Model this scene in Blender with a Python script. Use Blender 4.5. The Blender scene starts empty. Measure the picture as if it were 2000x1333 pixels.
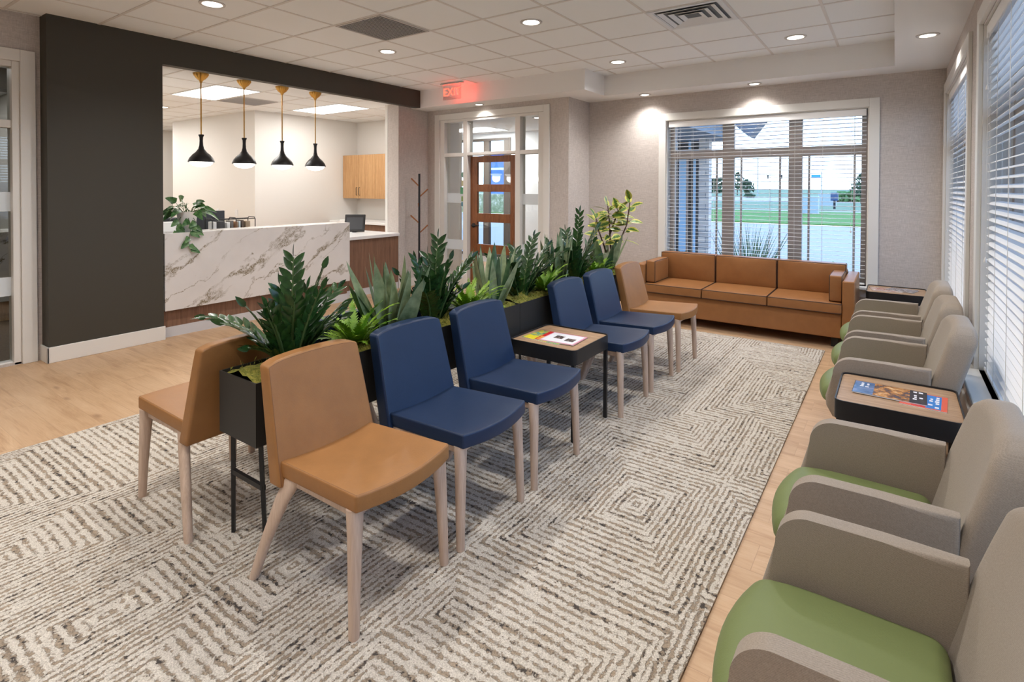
import bpy, bmesh, math, random
from mathutils import Vector, Matrix, Euler
random.seed(7)
PI = math.pi
sc = bpy.context.scene
C = sc.collection

# ------------------------------------------------------------------ camera
EYE = 1.50
FPX, CYPX = 1068.54, 382.87
cam_data = bpy.data.cameras.new('camera')
cam = bpy.data.objects.new('camera', cam_data); C.objects.link(cam)
cam_data.sensor_width = 36.0
cam_data.lens = FPX / 2000 * 36.0
cam_data.shift_y = -(666.5 - CYPX) / 2000
cam_data.clip_start = 0.05; cam_data.clip_end = 2000
yaw, pit, rol = 0.611521320, -0.0142339853, 0.00337010243
fwd = Vector((-math.sin(yaw) * math.cos(pit), math.cos(yaw) * math.cos(pit), math.sin(pit)))
rt = Vector((math.cos(yaw), math.sin(yaw), 0)); up = rt.cross(fwd)
r2 = rt * math.cos(rol) + up * math.sin(rol); u2 = -rt * math.sin(rol) + up * math.cos(rol)
cam.matrix_world = Matrix(((r2.x, u2.x, -fwd.x, 0), (r2.y, u2.y, -fwd.y, 0), (r2.z, u2.z, -fwd.z, EYE), (0, 0, 0, 1)))
sc.camera = cam

# ------------------------------------------------------------------ sky, light levels, exposure
K_DOWN = 68.0      # watts of one ceiling downlight
K_SOFFIT = 38.0
K_PANEL = 23.0
K_SKY = 4.9
sc.view_settings.view_transform = 'Standard'
sc.view_settings.look = 'None'
sc.view_settings.gamma = 1.0
sc.view_settings.exposure = 0.12
try: sc.view_settings.use_curve_mapping = False
except Exception: pass
w = bpy.data.worlds.new('sky'); sc.world = w; w.use_nodes = True
nt = w.node_tree; bg = nt.nodes['Background']
tc = nt.nodes.new('ShaderNodeTexCoord'); sx = nt.nodes.new('ShaderNodeSeparateXYZ')
nt.links.new(tc.outputs['Generated'], sx.inputs[0])
cr = nt.nodes.new('ShaderNodeValToRGB')
cr.color_ramp.elements[0].position = 0.0; cr.color_ramp.elements[0].color = (.62, .77, .96, 1)
cr.color_ramp.elements[1].position = 0.6; cr.color_ramp.elements[1].color = (.26, .48, .93, 1)
e_ = cr.color_ramp.elements.new(.12); e_.color = (.46, .67, .99, 1)
nt.links.new(sx.outputs['Z'], cr.inputs[0]); nt.links.new(cr.outputs[0], bg.inputs['Color'])
bg.inputs['Strength'].default_value = K_SKY
sc.cycles.max_bounces = 7; sc.cycles.diffuse_bounces = 4; sc.cycles.glossy_bounces = 3
sc.cycles.transmission_bounces = 4; sc.cycles.transparent_max_bounces = 12
sc.cycles.sample_clamp_indirect = 6.0
sc.cycles.adaptive_threshold = .02
sc.cycles.caustics_reflective = False; sc.cycles.caustics_refractive = False

# ------------------------------------------------------------------ materials
class NT:
    def __init__(s, name):
        s.m = bpy.data.materials.new(name); s.m.use_nodes = True
        s.t = s.m.node_tree; s.b = s.t.nodes['Principled BSDF']; s.out = s.t.nodes['Material Output']
    def n(s, typ, ins=None, **kw):
        nd = s.t.nodes.new('ShaderNode' + typ)
        for k, v in kw.items(): setattr(nd, k, v)
        for k, v in (ins or {}).items():
            if hasattr(v, 'is_linked') or isinstance(v, bpy.types.NodeSocket): s.t.links.new(v, nd.inputs[k])
            else: nd.inputs[k].default_value = v
        return nd
    def set(s, k, v):
        if isinstance(v, bpy.types.NodeSocket): s.t.links.new(v, s.b.inputs[k])
        else: s.b.inputs[k].default_value = v
    def obj(s): return s.n('TexCoord').outputs['Object']
    def map(s, vec, scale=(1, 1, 1), loc=(0, 0, 0), rot=(0, 0, 0)):
        return s.n('Mapping', {'Vector': vec, 'Scale': scale, 'Location': loc, 'Rotation': rot}).outputs[0]
    def noise(s, vec, scale, detail=3, rough=.5, dist=0):
        return s.n('TexNoise', {'Vector': vec, 'Scale': scale, 'Detail': detail, 'Roughness': rough, 'Distortion': dist}).outputs[0]
    def ramp(s, f, stops):
        nd = s.n('ValToRGB', {'Fac': f}); e = nd.color_ramp.elements
        while len(e) < len(stops): e.new(.5)
        for i, (p, c) in enumerate(stops):
            e[i].position = p; e[i].color = (c[0], c[1], c[2], 1) if isinstance(c, (tuple, list)) else (c, c, c, 1)
        return nd.outputs[0]
    def mix(s, f, a, b, blend='MIX'):
        nd = s.n('Mix', data_type='RGBA', blend_type=blend)
        for k, v in ((0, f), (6, a), (7, b)):
            if isinstance(v, bpy.types.NodeSocket): s.t.links.new(v, nd.inputs[k])
            else: nd.inputs[k].default_value = (v if not isinstance(v, (tuple, list)) else (v[0], v[1], v[2], 1))
        return nd.outputs[2]
    def math(s, op, a, b=0.0):
        nd = s.n('Math', operation=op)
        for k, v in ((0, a), (1, b)):
            if isinstance(v, bpy.types.NodeSocket): s.t.links.new(v, nd.inputs[k])
            else: nd.inputs[k].default_value = v
        return nd.outputs[0]
    def bump(s, h, strength=.3, dist=.002):
        s.set('Normal', s.n('Bump', {'Height': h, 'Strength': strength, 'Distance': dist}).outputs[0])

def plain(name, col, rough=.5, metal=0, spec=.5, noise=0, nscale=60):
    t = NT(name)
    t.set('Roughness', rough); t.set('Metallic', metal); t.set('Specular IOR Level', spec)
    if noise:
        f = t.noise(t.obj(), nscale, 4)
        t.set('Base Color', t.mix(f, tuple(c * (1 - noise) for c in col), tuple(min(1, c * (1 + noise)) for c in col)))
    else: t.set('Base Color', (col[0], col[1], col[2], 1))
    return t.m
def emit(name, col, strength):
    t = NT(name); t.set('Base Color', (*col, 1)); t.set('Emission Color', (*col, 1)); t.set('Emission Strength', strength); return t.m

def m_leather(name, col, rough=.42, dark=.82):
    t = NT(name); o = t.obj()
    f = t.noise(o, 9, 5, .6); g = t.noise(o, 160, 3, .6)
    t.set('Base Color', t.mix(f, tuple(c * dark for c in col), tuple(min(1, c * 1.1) for c in col)))
    t.set('Roughness', rough); t.set('Specular IOR Level', .32)
    v = t.n('TexVoronoi', {'Vector': o, 'Scale': 260}, feature='F1').outputs[0]
    t.bump(t.math('ADD', t.math('MULTIPLY', v, .5), g), .22, .0012)
    return t.m
def m_weave(name, c1, c2, scale=420):
    t = NT(name); o = t.obj()
    wx = t.n('TexWave', {'Vector': t.map(o, (1, 1, 1), rot=(0, .7, .6)), 'Scale': scale / 6.28, 'Distortion': 2.0, 'Detail': 1, 'Detail Scale': 2}, wave_type='BANDS', bands_direction='X').outputs[1]
    wz = t.n('TexWave', {'Vector': t.map(o, (1, 1, 1), rot=(.5, 0, .6)), 'Scale': scale / 6.28, 'Distortion': 2.0, 'Detail': 1, 'Detail Scale': 2}, wave_type='BANDS', bands_direction='Z').outputs[1]
    s_ = t.math('MULTIPLY', t.math('ADD', wx, wz), .5)
    n = t.noise(o, 300, 3, .7)
    f = t.math('ADD', t.math('MULTIPLY', s_, .26), t.math('MULTIPLY', n, .84))
    t.set('Base Color', t.ramp(f, [(.2, c1), (.75, c2)])); t.set('Roughness', .95); t.set('Specular IOR Level', .12)
    t.set('Sheen Weight', .15)
    t.bump(n, .5, .0012)
    return t.m
def m_wallpaper(name, c1, c2):
    t = NT(name); o = t.obj()
    def streak(sc3): return t.noise(t.map(o, sc3), 1.0, 3, .7)
    a = streak((16, 16, 330)); b = streak((330, 330, 14)); n = t.noise(o, 70, 3, .6)
    f = t.math('ADD', t.math('MULTIPLY', a, .45), t.math('ADD', t.math('MULTIPLY', b, .45), t.math('MULTIPLY', n, .12)))
    t.set('Base Color', t.ramp(f, [(.36, c1), (.64, c2)])); t.set('Roughness', .85); t.set('Specular IOR Level', .2)
    t.bump(f, .25, .001)
    return t.m
def m_wood(name, c1, c2, grain=(3, 60, 60), rough=.5, fine=.35):
    t = NT(name); o = t.obj()
    a = t.noise(t.map(o, grain), 1.0, 6, .65, .3); b = t.noise(t.map(o, tuple(g * 5 for g in grain)), 1.0, 3, .6)
    f = t.math('ADD', t.math('MULTIPLY', a, 1 - fine), t.math('MULTIPLY', b, fine))
    t.set('Base Color', t.ramp(f, [(.35, c1), (.65, c2)])); t.set('Roughness', rough); t.set('Specular IOR Level', .35)
    t.bump(f, .08, .001)
    return t.m
def m_planks(name):
    t = NT(name); o = t.obj()
    br = t.n('TexBrick', {'Vector': o, 'Color1': (0, 0, 0, 1), 'Color2': (1, 1, 1, 1), 'Mortar': (.5, .5, .5, 1), 'Scale': 1.0, 'Mortar Size': .0012,
             'Brick Width': 1.22, 'Row Height': .19}, offset=.37)
    per = br.outputs['Color']; mort = br.outputs['Fac']
    shift = t.n('VectorMath', {0: per, 1: (7.0, 3.0, 1.0)}, operation='MULTIPLY').outputs[0]
    p = t.n('VectorMath', {0: o, 1: shift}, operation='ADD').outputs[0]
    a = t.noise(t.map(p, (1.6, 9, 1)), 1.3, 6, .62, .8); b = t.noise(t.map(p, (5, 110, 1)), 1.0, 4, .6)
    kn = t.n('TexVoronoi', {'Vector': t.map(p, (1.3, 3.6, 1)), 'Scale': 1.0}, feature='F1').outputs[0]
    knot = t.ramp(kn, [(.02, 1), (.09, 0)])
    f = t.math('ADD', t.math('MULTIPLY', a, .7), t.math('MULTIPLY', b, .3))
    base = t.ramp(f, [(.3, (.36, .20, .098)), (.5, (.55, .355, .205)), (.7, (.66, .46, .29))])
    base = t.mix(t.math('MULTIPLY', per, .34), base, (.44, .285, .165), 'MIX')
    base = t.mix(t.math('MULTIPLY', knot, .55), base, (.20, .10, .05))
    base = t.mix(t.math('MULTIPLY', mort, .32), base, (.2, .12, .07))
    t.set('Base Color', base); t.set('Roughness', .42); t.set('Specular IOR Level', .4)
    t.bump(t.math('SUBTRACT', f, mort), .1, .001)
    return t.m
def m_rug(name):
    t = NT(name); o = t.obj()
    fib = t.n('TexNoise', {'Vector': o, 'Scale': 140, 'Detail': 2}).outputs['Color']
    off = t.n('VectorMath', {0: t.n('VectorMath', {0: fib, 1: (.5, .5, .5)}, operation='SUBTRACT').outputs[0], 1: (.016, .016, 0)}, operation='MULTIPLY').outputs[0]
    wob = t.n('TexNoise', {'Vector': o, 'Scale': 6, 'Detail': 1}).outputs['Color']
    off2 = t.n('VectorMath', {0: t.n('VectorMath', {0: wob, 1: (.5, .5, .5)}, operation='SUBTRACT').outputs[0], 1: (.018, .018, 0)}, operation='MULTIPLY').outputs[0]
    p = t.n('VectorMath', {0: t.n('VectorMath', {0: o, 1: off}, operation='ADD').outputs[0], 1: off2}, operation='ADD').outputs[0]
    q = t.map(p, (1.0, .66, 0), (.31, .17, 0))
    vo = t.n('TexVoronoi', {'Vector': q, 'Scale': 1.05, 'Randomness': 1.0}, feature='F1', distance='CHEBYCHEV', voronoi_dimensions='2D').outputs[0]
    d = t.math('MULTIPLY', vo, 39.0)
    tri = t.math('ABSOLUTE', t.math('SUBTRACT', t.math('FRACT', d), .5))     # 0 on a line centre
    tri = t.math('MULTIPLY', tri, 2.0)
    lineid = t.n('TexWhiteNoise', {'W': t.math('FLOOR', t.math('ADD', d, 0.0))}, noise_dimensions='1D').outputs[0]
    n1 = t.noise(o, 14, 3, .6); n2 = t.noise(o, 55, 2, .6); n3 = t.noise(o, 210, 2, .7)
    # width of the coloured stroke varies along the line
    wdt = t.math('ADD', t.math('MULTIPLY', n1, .8), t.math('ADD', t.math('MULTIPLY', n2, 2.3), t.math('ADD', t.math('MULTIPLY', lineid, .35), -1.22)))
    mask = t.ramp(t.math('SUBTRACT', wdt, tri), [(-.0, 0), (.35, 1)])
    mask2 = t.ramp(t.math('SUBTRACT', t.math('ADD', wdt, -.22), tri), [(0, 0), (.12, 1)])
    cream = t.ramp(n3, [(.3, (.44, .395, .335)), (.65, (.75, .69, .61))])
    tan = t.ramp(n2, [(.35, (.165, .112, .068)), (.62, (.40, .295, .195))])
    tan = t.mix(t.ramp(n3, [(.35, 0), (.7, 1)]), t.mix(1.0, tan, (.62, .62, .62), 'MULTIPLY'), tan)
    dk = t.ramp(t.math('ADD', t.noise(t.map(o, (1, 1, 1), (5, 2, 0)), 38, 2, .6), t.math('MULTIPLY', lineid, .16)), [(.66, 0), (.74, .9)])
    col = t.mix(t.math('MULTIPLY', mask, .8), cream, tan)
    col = t.mix(t.math('MULTIPLY', mask2, dk), col, (.055, .05, .05))
    t.set('Base Color', col); t.set('Roughness', 1.0); t.set('Specular IOR Level', .05)
    h = t.math('ADD', t.math('MULTIPLY', n3, .8), t.math('ADD', t.math('MULTIPLY', mask, -.8), t.math('MULTIPLY', n2, .4)))
    t.bump(h, .9, .006)
    return t.m
def m_quartz(name):
    t = NT(name); o = t.obj()
    v = t.map(o, (1, 1, 1), rot=(math.radians(-33), 0, 0))       # veins climb towards the back of the room
    wob = t.noise(v, 1.6, 4, .6)
    z_ = t.n('SeparateXYZ', {0: v}).outputs[2]
    def band(freq, off, wd, nsc, amp, lo):
        n = t.noise(t.map(v, (1, .8, 1.6), off), nsc, 4, .6)
        q = t.math('ADD', t.math('MULTIPLY', z_, freq), t.math('MULTIPLY', n, 2.0))
        d = t.math('ABSOLUTE', t.math('SUBTRACT', t.math('FRACT', q), .5))
        fade = t.ramp(t.noise(t.map(v, (1, 1, 1), (off[1], off[0], 4)), 2.4, 2), [(.38, lo), (.58, amp)])
        return t.math('MULTIPLY', t.ramp(d, [(0, 1), (wd * .4, .75), (wd, 0)]), fade)
    a = band(2.3, (3, 0, .3), .115, 2.3, .95, .12); b = band(3.9, (9, 1, 2.4), .055, 3.0, .6, 0)
    crk = t.ramp(t.noise(t.map(v, (1, 1, 1.5)), 75, 4, .8), [(.42, 0), (.52, 1)])
    crk2 = t.ramp(t.noise(t.map(v, (1, .7, 1.6)), 28, 5, .75), [(.36, .25), (.55, 1)])
    m_ = t.math('MULTIPLY', t.math('MAXIMUM', a, b), t.math('MULTIPLY', crk, crk2))
    speck = t.ramp(t.noise(v, 34, 5, .8), [(.64, 0), (.74, .35)])
    base = t.ramp(wob, [(.3, (.66, .635, .615)), (.7, (.75, .73, .71))])
    col = t.mix(t.math('MAXIMUM', t.math('MINIMUM', t.math('MULTIPLY', m_, 1.9), .95), t.math('MULTIPLY', speck, .6)), base, (.20, .155, .085))
    t.set('Base Color', col); t.set('Roughness', .22); t.set('Specular IOR Level', .45)
    return t.m
def m_glass(name, tint=(1, 1, 1), refl=.6, rough=0.0):
    t = NT(name); t.t.nodes.remove(t.b)
    tr = t.n('BsdfTransparent', {'Color': (*tint, 1)}); gl = t.n('BsdfGlossy', {'Color': (1, 1, 1, 1), 'Roughness': rough})
    fr = t.n('Fresnel', {'IOR': 1.45})
    mx = t.n('MixShader', {0: t.math('MULTIPLY', fr.outputs[0], refl), 1: tr.outputs[0], 2: gl.outputs[0]})
    t.t.links.new(mx.outputs[0], t.out.inputs[0]); return t.m
def m_frost(name):
    t = NT(name); t.set('Base Color', (.80, .86, .90, 1)); t.set('Roughness', .6); t.set('Alpha', .72); return t.m
def m_leaf(name, c1, c2, mid=None, scale=30, rough=.38, trans=.15):
    t = NT(name); o = t.obj(); f = t.noise(o, scale, 3, .6)
    oi = t.n('ObjectInfo').outputs['Random']
    f2 = t.math('ADD', t.math('MULTIPLY', f, .8), t.math('MULTIPLY', oi, .12))
    t.set('Base Color', t.ramp(f2, [(.3, c1), (.65, c2)])); t.set('Roughness', rough); t.set('Specular IOR Level', .5)
    return t.m

M = {}
M['wallpaper'] = m_wallpaper('linen_wallpaper', (.40, .355, .325), (.68, .62, .58))
M['dark_paint'] = plain('dark_olive_paint', (.046, .041, .029), .6, noise=.03, nscale=200)
M['cream_paint'] = plain('cream_paint', (.74, .715, .675), .7)
M['white_paint'] = plain('white_trim_paint', (.76, .74, .70), .4)
M['soffit_paint'] = plain('soffit_paint', (.84, .825, .81), .7)
M['tile'] = plain('ceiling_tile', (.86, .875, .875), .9, noise=.03, nscale=350)
M['tbar'] = plain('ceiling_tbar', (.70, .67, .64), .6)
M['planks'] = m_planks('oak_plank_floor')
M['rug'] = m_rug('patterned_carpet')
M['tan'] = m_leather('tan_leather', (.335, .155, .052), .45, .74)
M['tan_sofa'] = m_leather('tan_sofa_leather', (.315, .135, .046), .38, .74)
M['sofa_dark'] = plain('sofa_seam', (.035, .014, .007), .6)
M['navy'] = m_leather('navy_leather', (.011, .026, .066), .42, .88)
M['navy_dark'] = plain('navy_stitch', (.012, .022, .05), .6)
M['tan_dark'] = plain('tan_stitch', (.22, .10, .04), .6)
M['weave'] = m_weave('taupe_weave', (.225, .182, .143), (.375, .312, .25), 760)
M['green'] = m_leather('green_vinyl', (.165, .202, .075), .5, .95)
M['beech'] = m_wood('bleached_beech', (.45, .32, .24), (.64, .49, .385), (25, 25, 2), .5)
M['walnut'] = m_wood('walnut_laminate', (.135, .070, .043), (.28, .155, .098), (55, 55, 2), .5)
M['oak_v'] = m_wood('honey_oak_laminate', (.36, .185, .075), (.60, .36, .17), (55, 55, 2.2), .5)
M['oak_top'] = m_wood('oak_table_top', (.25, .14, .075), (.50, .325, .19), (4, 60, 60), .45)
M['door_wood'] = m_wood('stained_door_wood', (.15, .050, .016), (.32, .12, .042), (22, 22, 2.5), .4)
M['winframe'] = plain('bronze_window_frame', (.47, .385, .32), .5, noise=.06, nscale=90)
M['black'] = plain('black_metal', (.012, .012, .013), .42, 0, .4)
M['planter'] = plain('planter_metal', (.024, .022, .020), .5, 0, .35)
M['brass'] = plain('brass', (.60, .34, .085), .28, 1.0)
M['quartz'] = m_quartz('veined_quartz')
M['whitetop'] = plain('white_solid_surface', (.82, .82, .82), .25)
M['glass'] = m_glass('window_glass', (.97, .985, .98), .75)
M['frost'] = m_frost('frosted_band')
M['frost'].use_nodes = True
M['blind'] = plain('white_blind_slat', (.88, .87, .86), .45)
M['cordm'] = plain('blind_cord', (.74, .70, .64), .8)
M['lamp'] = emit('lamp_glow', (1.0, .95, .87), 9.0)
M['panelglow'] = emit('panel_glow', (1.0, .97, .92), 4.0)
M['globe'] = emit('milk_glass_globe', (1.0, .96, .90), 3.0)
M['trimring'] = plain('downlight_trim', (.55, .52, .49), .4)
M['whitemetal'] = plain('white_metal', (.72, .73, .74), .4)
M['grille'] = plain('grey_grille', (.58, .55, .52), .5)
M['dark'] = plain('dark_void', (.02, .02, .02), .8)
M['moss'] = None
t = NT('moss'); o = t.obj()
t.set('Base Color', t.ramp(t.noise(o, 60, 4, .7), [(.3, (.06, .075, .010)), (.5, (.24, .235, .03)), (.68, (.42, .34, .07))])); t.set('Roughness', 1)
t.bump(t.noise(o, 170, 3, .7), 1, .01); M['moss'] = t.m
M['zz'] = m_leaf('zz_leaf', (.008, .030, .009), (.028, .085, .018), rough=.24)
M['zz_stem'] = plain('zz_stem', (.055, .10, .025), .5)
M['snake'] = m_leaf('snake_leaf', (.085, .13, .055), (.30, .36, .20), scale=14, rough=.4)
M['snake_dark'] = m_leaf('snake_leaf_dark', (.018, .055, .022), (.075, .14, .06), scale=18, rough=.4)
M['fern'] = m_leaf('fern_leaf', (.095, .22, .010), (.32, .50, .028), scale=16, rough=.45)
M['pothos'] = m_leaf('pothos_leaf', (.02, .09, .02), (.16, .30, .10), scale=36, rough=.3)
t = NT('variegated_leaf'); o = t.obj()
uv = t.n('Attribute', attribute_name='across').outputs['Fac']
nn = t.noise(o, 40, 3, .6)
g = t.ramp(nn, [(.35, (.03, .10, .015)), (.6, (.12, .24, .03))])
t.set('Base Color', t.mix(t.ramp(t.math('ADD', uv, t.math('MULTIPLY', nn, .45)), [(.62, 0), (.78, 1)]), g, (.60, .56, .12))); t.set('Roughness', .4)
M['croton'] = t.m
M['bark'] = plain('brown_stem', (.09, .05, .035), .8)
M['pot'] = plain('white_pot', (.78, .78, .77), .4)
M['screen'] = plain('dark_plastic', (.028, .030, .036), .45)
M['steel'] = plain('outdoor_grey_metal', (.35, .38, .40), .5)
M['dkcarpet'] = plain('brown_carpet', (.12, .095, .07), 1, noise=.5, nscale=90)
M['concrete'] = plain('concrete', (.37, .295, .245), .9, noise=.08, nscale=2)
M['lawn'] = plain('lawn_grass', (.085, .17, .012), 1, noise=.2, nscale=3)
M['drygrass'] = plain('dry_grass', (.15, .185, .09), 1, noise=.2, nscale=1)
M['siding'] = plain('dark_siding', (.075, .055, .042), .7)
M['stone'] = None
t = NT('stacked_stone'); o = t.obj()
bk = t.n('TexBrick', {'Vector': t.map(o, (1, 1, 1), rot=(PI / 2, 0, 0)), 'Color1': (.66, .50, .38, 1), 'Color2': (.40, .31, .25, 1), 'Mortar': (.12, .11, .11, 1), 'Scale': 1.0, 'Mortar Size': .008, 'Brick Width': .34, 'Row Height': .11}, offset=.4)
t.set('Base Color', t.mix(t.math('MULTIPLY', t.noise(o, 9, 4), .4), bk.outputs['Color'], (.70, .66, .62))); t.set('Roughness', .9); M['stone'] = t.m
M['blue'] = plain('blue_building', (.03, .16, .62), .6)
M['bluesign'] = plain('blue_sign', (.05, .30, .62), .6)
M['tree'] = plain('tree_leaves', (.035, .075, .035), 1, noise=.4, nscale=8)
M['mat'] = plain('dark_door_mat', (.04, .042, .048), 1, noise=.4, nscale=60)

# ------------------------------------------------------------------ mesh helpers
def link(name, bm, m, parent=None, smooth=False, auto=None):
    me = bpy.data.meshes.new(name)
    bmesh.ops.recalc_face_normals(bm, faces=bm.faces[:])
    bm.to_mesh(me); bm.free()
    if smooth:
        for p in me.polygons: p.use_smooth = True
        if auto is not None:
            try: me.set_sharp_from_angle(angle=math.radians(auto))
            except Exception: pass
    o = bpy.data.objects.new(name, me); C.objects.link(o)
    for mm in (m if isinstance(m, (list, tuple)) else [m]): me.materials.append(mm)
    if parent: o.parent = parent
    return o
def B(): return bmesh.new()
def box(bm, x0, x1, y0, y1, z0, z1, bev=0, seg=2, mi=0):
    vs = [bm.verts.new(p) for p in ((x0, y0, z0), (x1, y0, z0), (x1, y1, z0), (x0, y1, z0), (x0, y0, z1), (x1, y0, z1), (x1, y1, z1), (x0, y1, z1))]
    fs = [bm.faces.new([vs[i] for i in f]) for f in ((0, 3, 2, 1), (4, 5, 6, 7), (0, 1, 5, 4), (1, 2, 6, 5), (2, 3, 7, 6), (3, 0, 4, 7))]
    for f in fs: f.material_index = mi
    if bev:
        es = set(e for f in fs for e in f.edges)
        r = bmesh.ops.bevel(bm, geom=list(es), offset=bev, segments=seg, profile=.5, affect='EDGES', clamp_overlap=True)
        for f in r['faces']: f.material_index = mi
    return vs
def boxes(*bs, bev=0):
    bm = B()
    for b in bs: box(bm, *b, bev=bev)
    return bm
def prism(bm, pts, axis, t0, t1, bev=0, seg=2):
    """polygon pts (2D) extruded along axis 'x','y','z'"""
    def P(a, b, t): return {'x': (t, a, b), 'y': (a, t, b), 'z': (a, b, t)}[axis]
    v0 = [bm.verts.new(P(a, b, t0)) for a, b in pts]; v1 = [bm.verts.new(P(a, b, t1)) for a, b in pts]
    f0 = bm.faces.new(v0); f1 = bm.faces.new(v1[::-1]); n = len(pts)
    for i in range(n): bm.faces.new([v0[i], v0[(i + 1) % n], v1[(i + 1) % n], v1[i]])
    if bev:
        bmesh.ops.bevel(bm, geom=list(f0.edges) + list(f1.edges), offset=bev, segments=seg, profile=.5, affect='EDGES', clamp_overlap=True)
def ring(bm, c, ax, ay, n, power=2.0):
    vs = []
    for i in range(n):
        a = 2 * PI * i / n; ca, sa = math.cos(a), math.sin(a)
        k = (abs(ca) ** power + abs(sa) ** power) ** (-1 / power)
        vs.append(bm.verts.new(Vector(c) + Vector(ax) * ca * k + Vector(ay) * sa * k))
    return vs
def loft(bm, secs, n=12, power=2.0, cap=True, mi=0):
    """secs: list of (centre, axis vector a, axis vector b)"""
    rs = [ring(bm, c, a, b, n, power) for c, a, b in secs]
    for r0, r1 in zip(rs, rs[1:]):
        for i in range(n):
            f = bm.faces.new([r0[i], r0[(i + 1) % n], r1[(i + 1) % n], r1[i]]); f.material_index = mi
    if cap:
        bm.faces.new(rs[0][::-1]).material_index = mi; bm.faces.new(rs[-1]).material_index = mi
def frame_of(d):
    d = Vector(d).normalized(); a = d.cross(Vector((0, 0, 1)))
    if a.length < 1e-3: a = Vector((1, 0, 0))
    a.normalize(); return a, d.cross(a)
def tube(bm, pts, r, n=8, mi=0):
    pts = [Vector(p) for p in pts]; secs = []
    for i, p in enumerate(pts):
        d = pts[min(i + 1, len(pts) - 1)] - pts[max(i - 1, 0)]
        a, b = frame_of(d); rr = r[i] if isinstance(r, (list, tuple)) else r
        if secs and secs[-1][1].dot(a) < 0: a, b = -a, -b
        secs.append((p, a * rr, b * rr))
    loft(bm, secs, n, mi=mi)
def lathe(bm, prof, c=(0, 0, 0), n=24, mi=0, flute=0, nf=12):
    rings = []
    for r, z in prof:
        vs = []
        for i in range(n):
            a = 2 * PI * i / n; rr = max(r, 1e-4) * (1 + flute * math.cos(nf * a))
            vs.append(bm.verts.new((c[0] + rr * math.cos(a), c[1] + rr * math.sin(a), c[2] + z)))
        rings.append(vs)
    for r0, r1 in zip(rings, rings[1:]):
        for i in range(n): bm.faces.new([r0[i], r0[(i + 1) % n], r1[(i + 1) % n], r1[i]]).material_index = mi
    bm.faces.new(rings[0][::-1]).material_index = mi; bm.faces.new(rings[-1]).material_index = mi
def rbox(bm, cx, cy, cz, hx, hy, hz, r, n=(6, 6, 3), fn=None, mi=0):
    """rounded box made of a grid, optionally deformed by fn(x,y,z in -1..1 -> offset) """
    def stations(h, k):
        a = [math.tan(math.radians(d)) * r for d in (45, 30, 15, 0)]
        s = [-h + r - q for q in a]
        inner = [(-h + r) + (2 * h - 2 * r) * i / k for i in range(1, k)]
        return s + inner + [-q for q in s[::-1]]
    sxs, sys_, szs = stations(hx, n[0]), stations(hy, n[1]), stations(hz, n[2])
    cache = {}
    def V(x, y, z):
        key = (round(x, 5), round(y, 5), round(z, 5))
        if key in cache: return cache[key]
        c = Vector((max(-hx + r, min(hx - r, x)), max(-hy + r, min(hy - r, y)), max(-hz + r, min(hz - r, z))))
        p = Vector((x, y, z)); d = p - c
        if d.length > 1e-6: p = c + d.normalized() * r
        if fn:
            p = Vector(fn(p.x / hx, p.y / hy, p.z / hz, p))
        v = bm.verts.new((cx + p.x, cy + p.y, cz + p.z)); cache[key] = v; return v
    def face(a, b, mk):
        for i in range(len(a) - 1):
            for j in range(len(b) - 1):
                f = bm.faces.new([mk(a[i], b[j]), mk(a[i + 1], b[j]), mk(a[i + 1], b[j + 1]), mk(a[i], b[j + 1])]); f.material_index = mi
    for s_ in (-1, 1):
        face(sxs, sys_, lambda a, b: V(a, b, s_ * hz))
        face(sxs, szs, lambda a, b: V(a, s_ * hy, b))
        face(sys_, szs, lambda a, b: V(s_ * hx, a, b))

def tag(o, label=None, cat=None, group=None, kind=None):
    if label: o['label'] = label
    if cat: o['category'] = cat
    if group: o['group'] = group
    if kind: o['kind'] = kind
    return o
def thing(name, label, cat, loc=(0, 0, 0), rz=0, group=None):
    o = bpy.data.objects.new(name, None); C.objects.link(o); o.empty_display_size = .1
    o.location = loc; o.rotation_euler = (0, 0, rz)
    return tag(o, label, cat, group)
def dup(root, loc, rz=0, label=None, group=None):
    r = root.copy(); C.objects.link(r); r.location = loc; r.rotation_euler = (0, 0, rz)
    if label: r['label'] = label
    if group: r['group'] = group
    for ch in list(root.children):
        c = ch.copy(); C.objects.link(c); c.parent = r
        for g in list(ch.children):
            d = g.copy(); C.objects.link(d); d.parent = c
    return r
def struct(name, bm, m, parent=None):
    o = link(name, bm, m, parent)
    o['kind'] = 'structure'
    return o

# ------------------------------------------------------------------ room dimensions
H = 2.957; HS = 2.70; HR = 2.75          # tiled ceiling, soffit underside, reception ceiling
XR = .40; YB = 6.90; YD = 6.31; XP = -3.52; XW = -6.05; XG = -6.03; XDK = -5.86
YN = -2.6                                  # wall behind the camera

# ---- floors
struct('floor', boxes((-7.4, XR + .2, YN, 8.9, -.06, 0)), M['planks'])
struct('floor_reception', boxes((-13.4, -7.4, 2.55, 7.1, -.06, 0.0)), M['planks'])
struct('floor_office', boxes((-13.4, -6.2, YN, 2.55, -.05, .006)), M['dkcarpet'])

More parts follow.
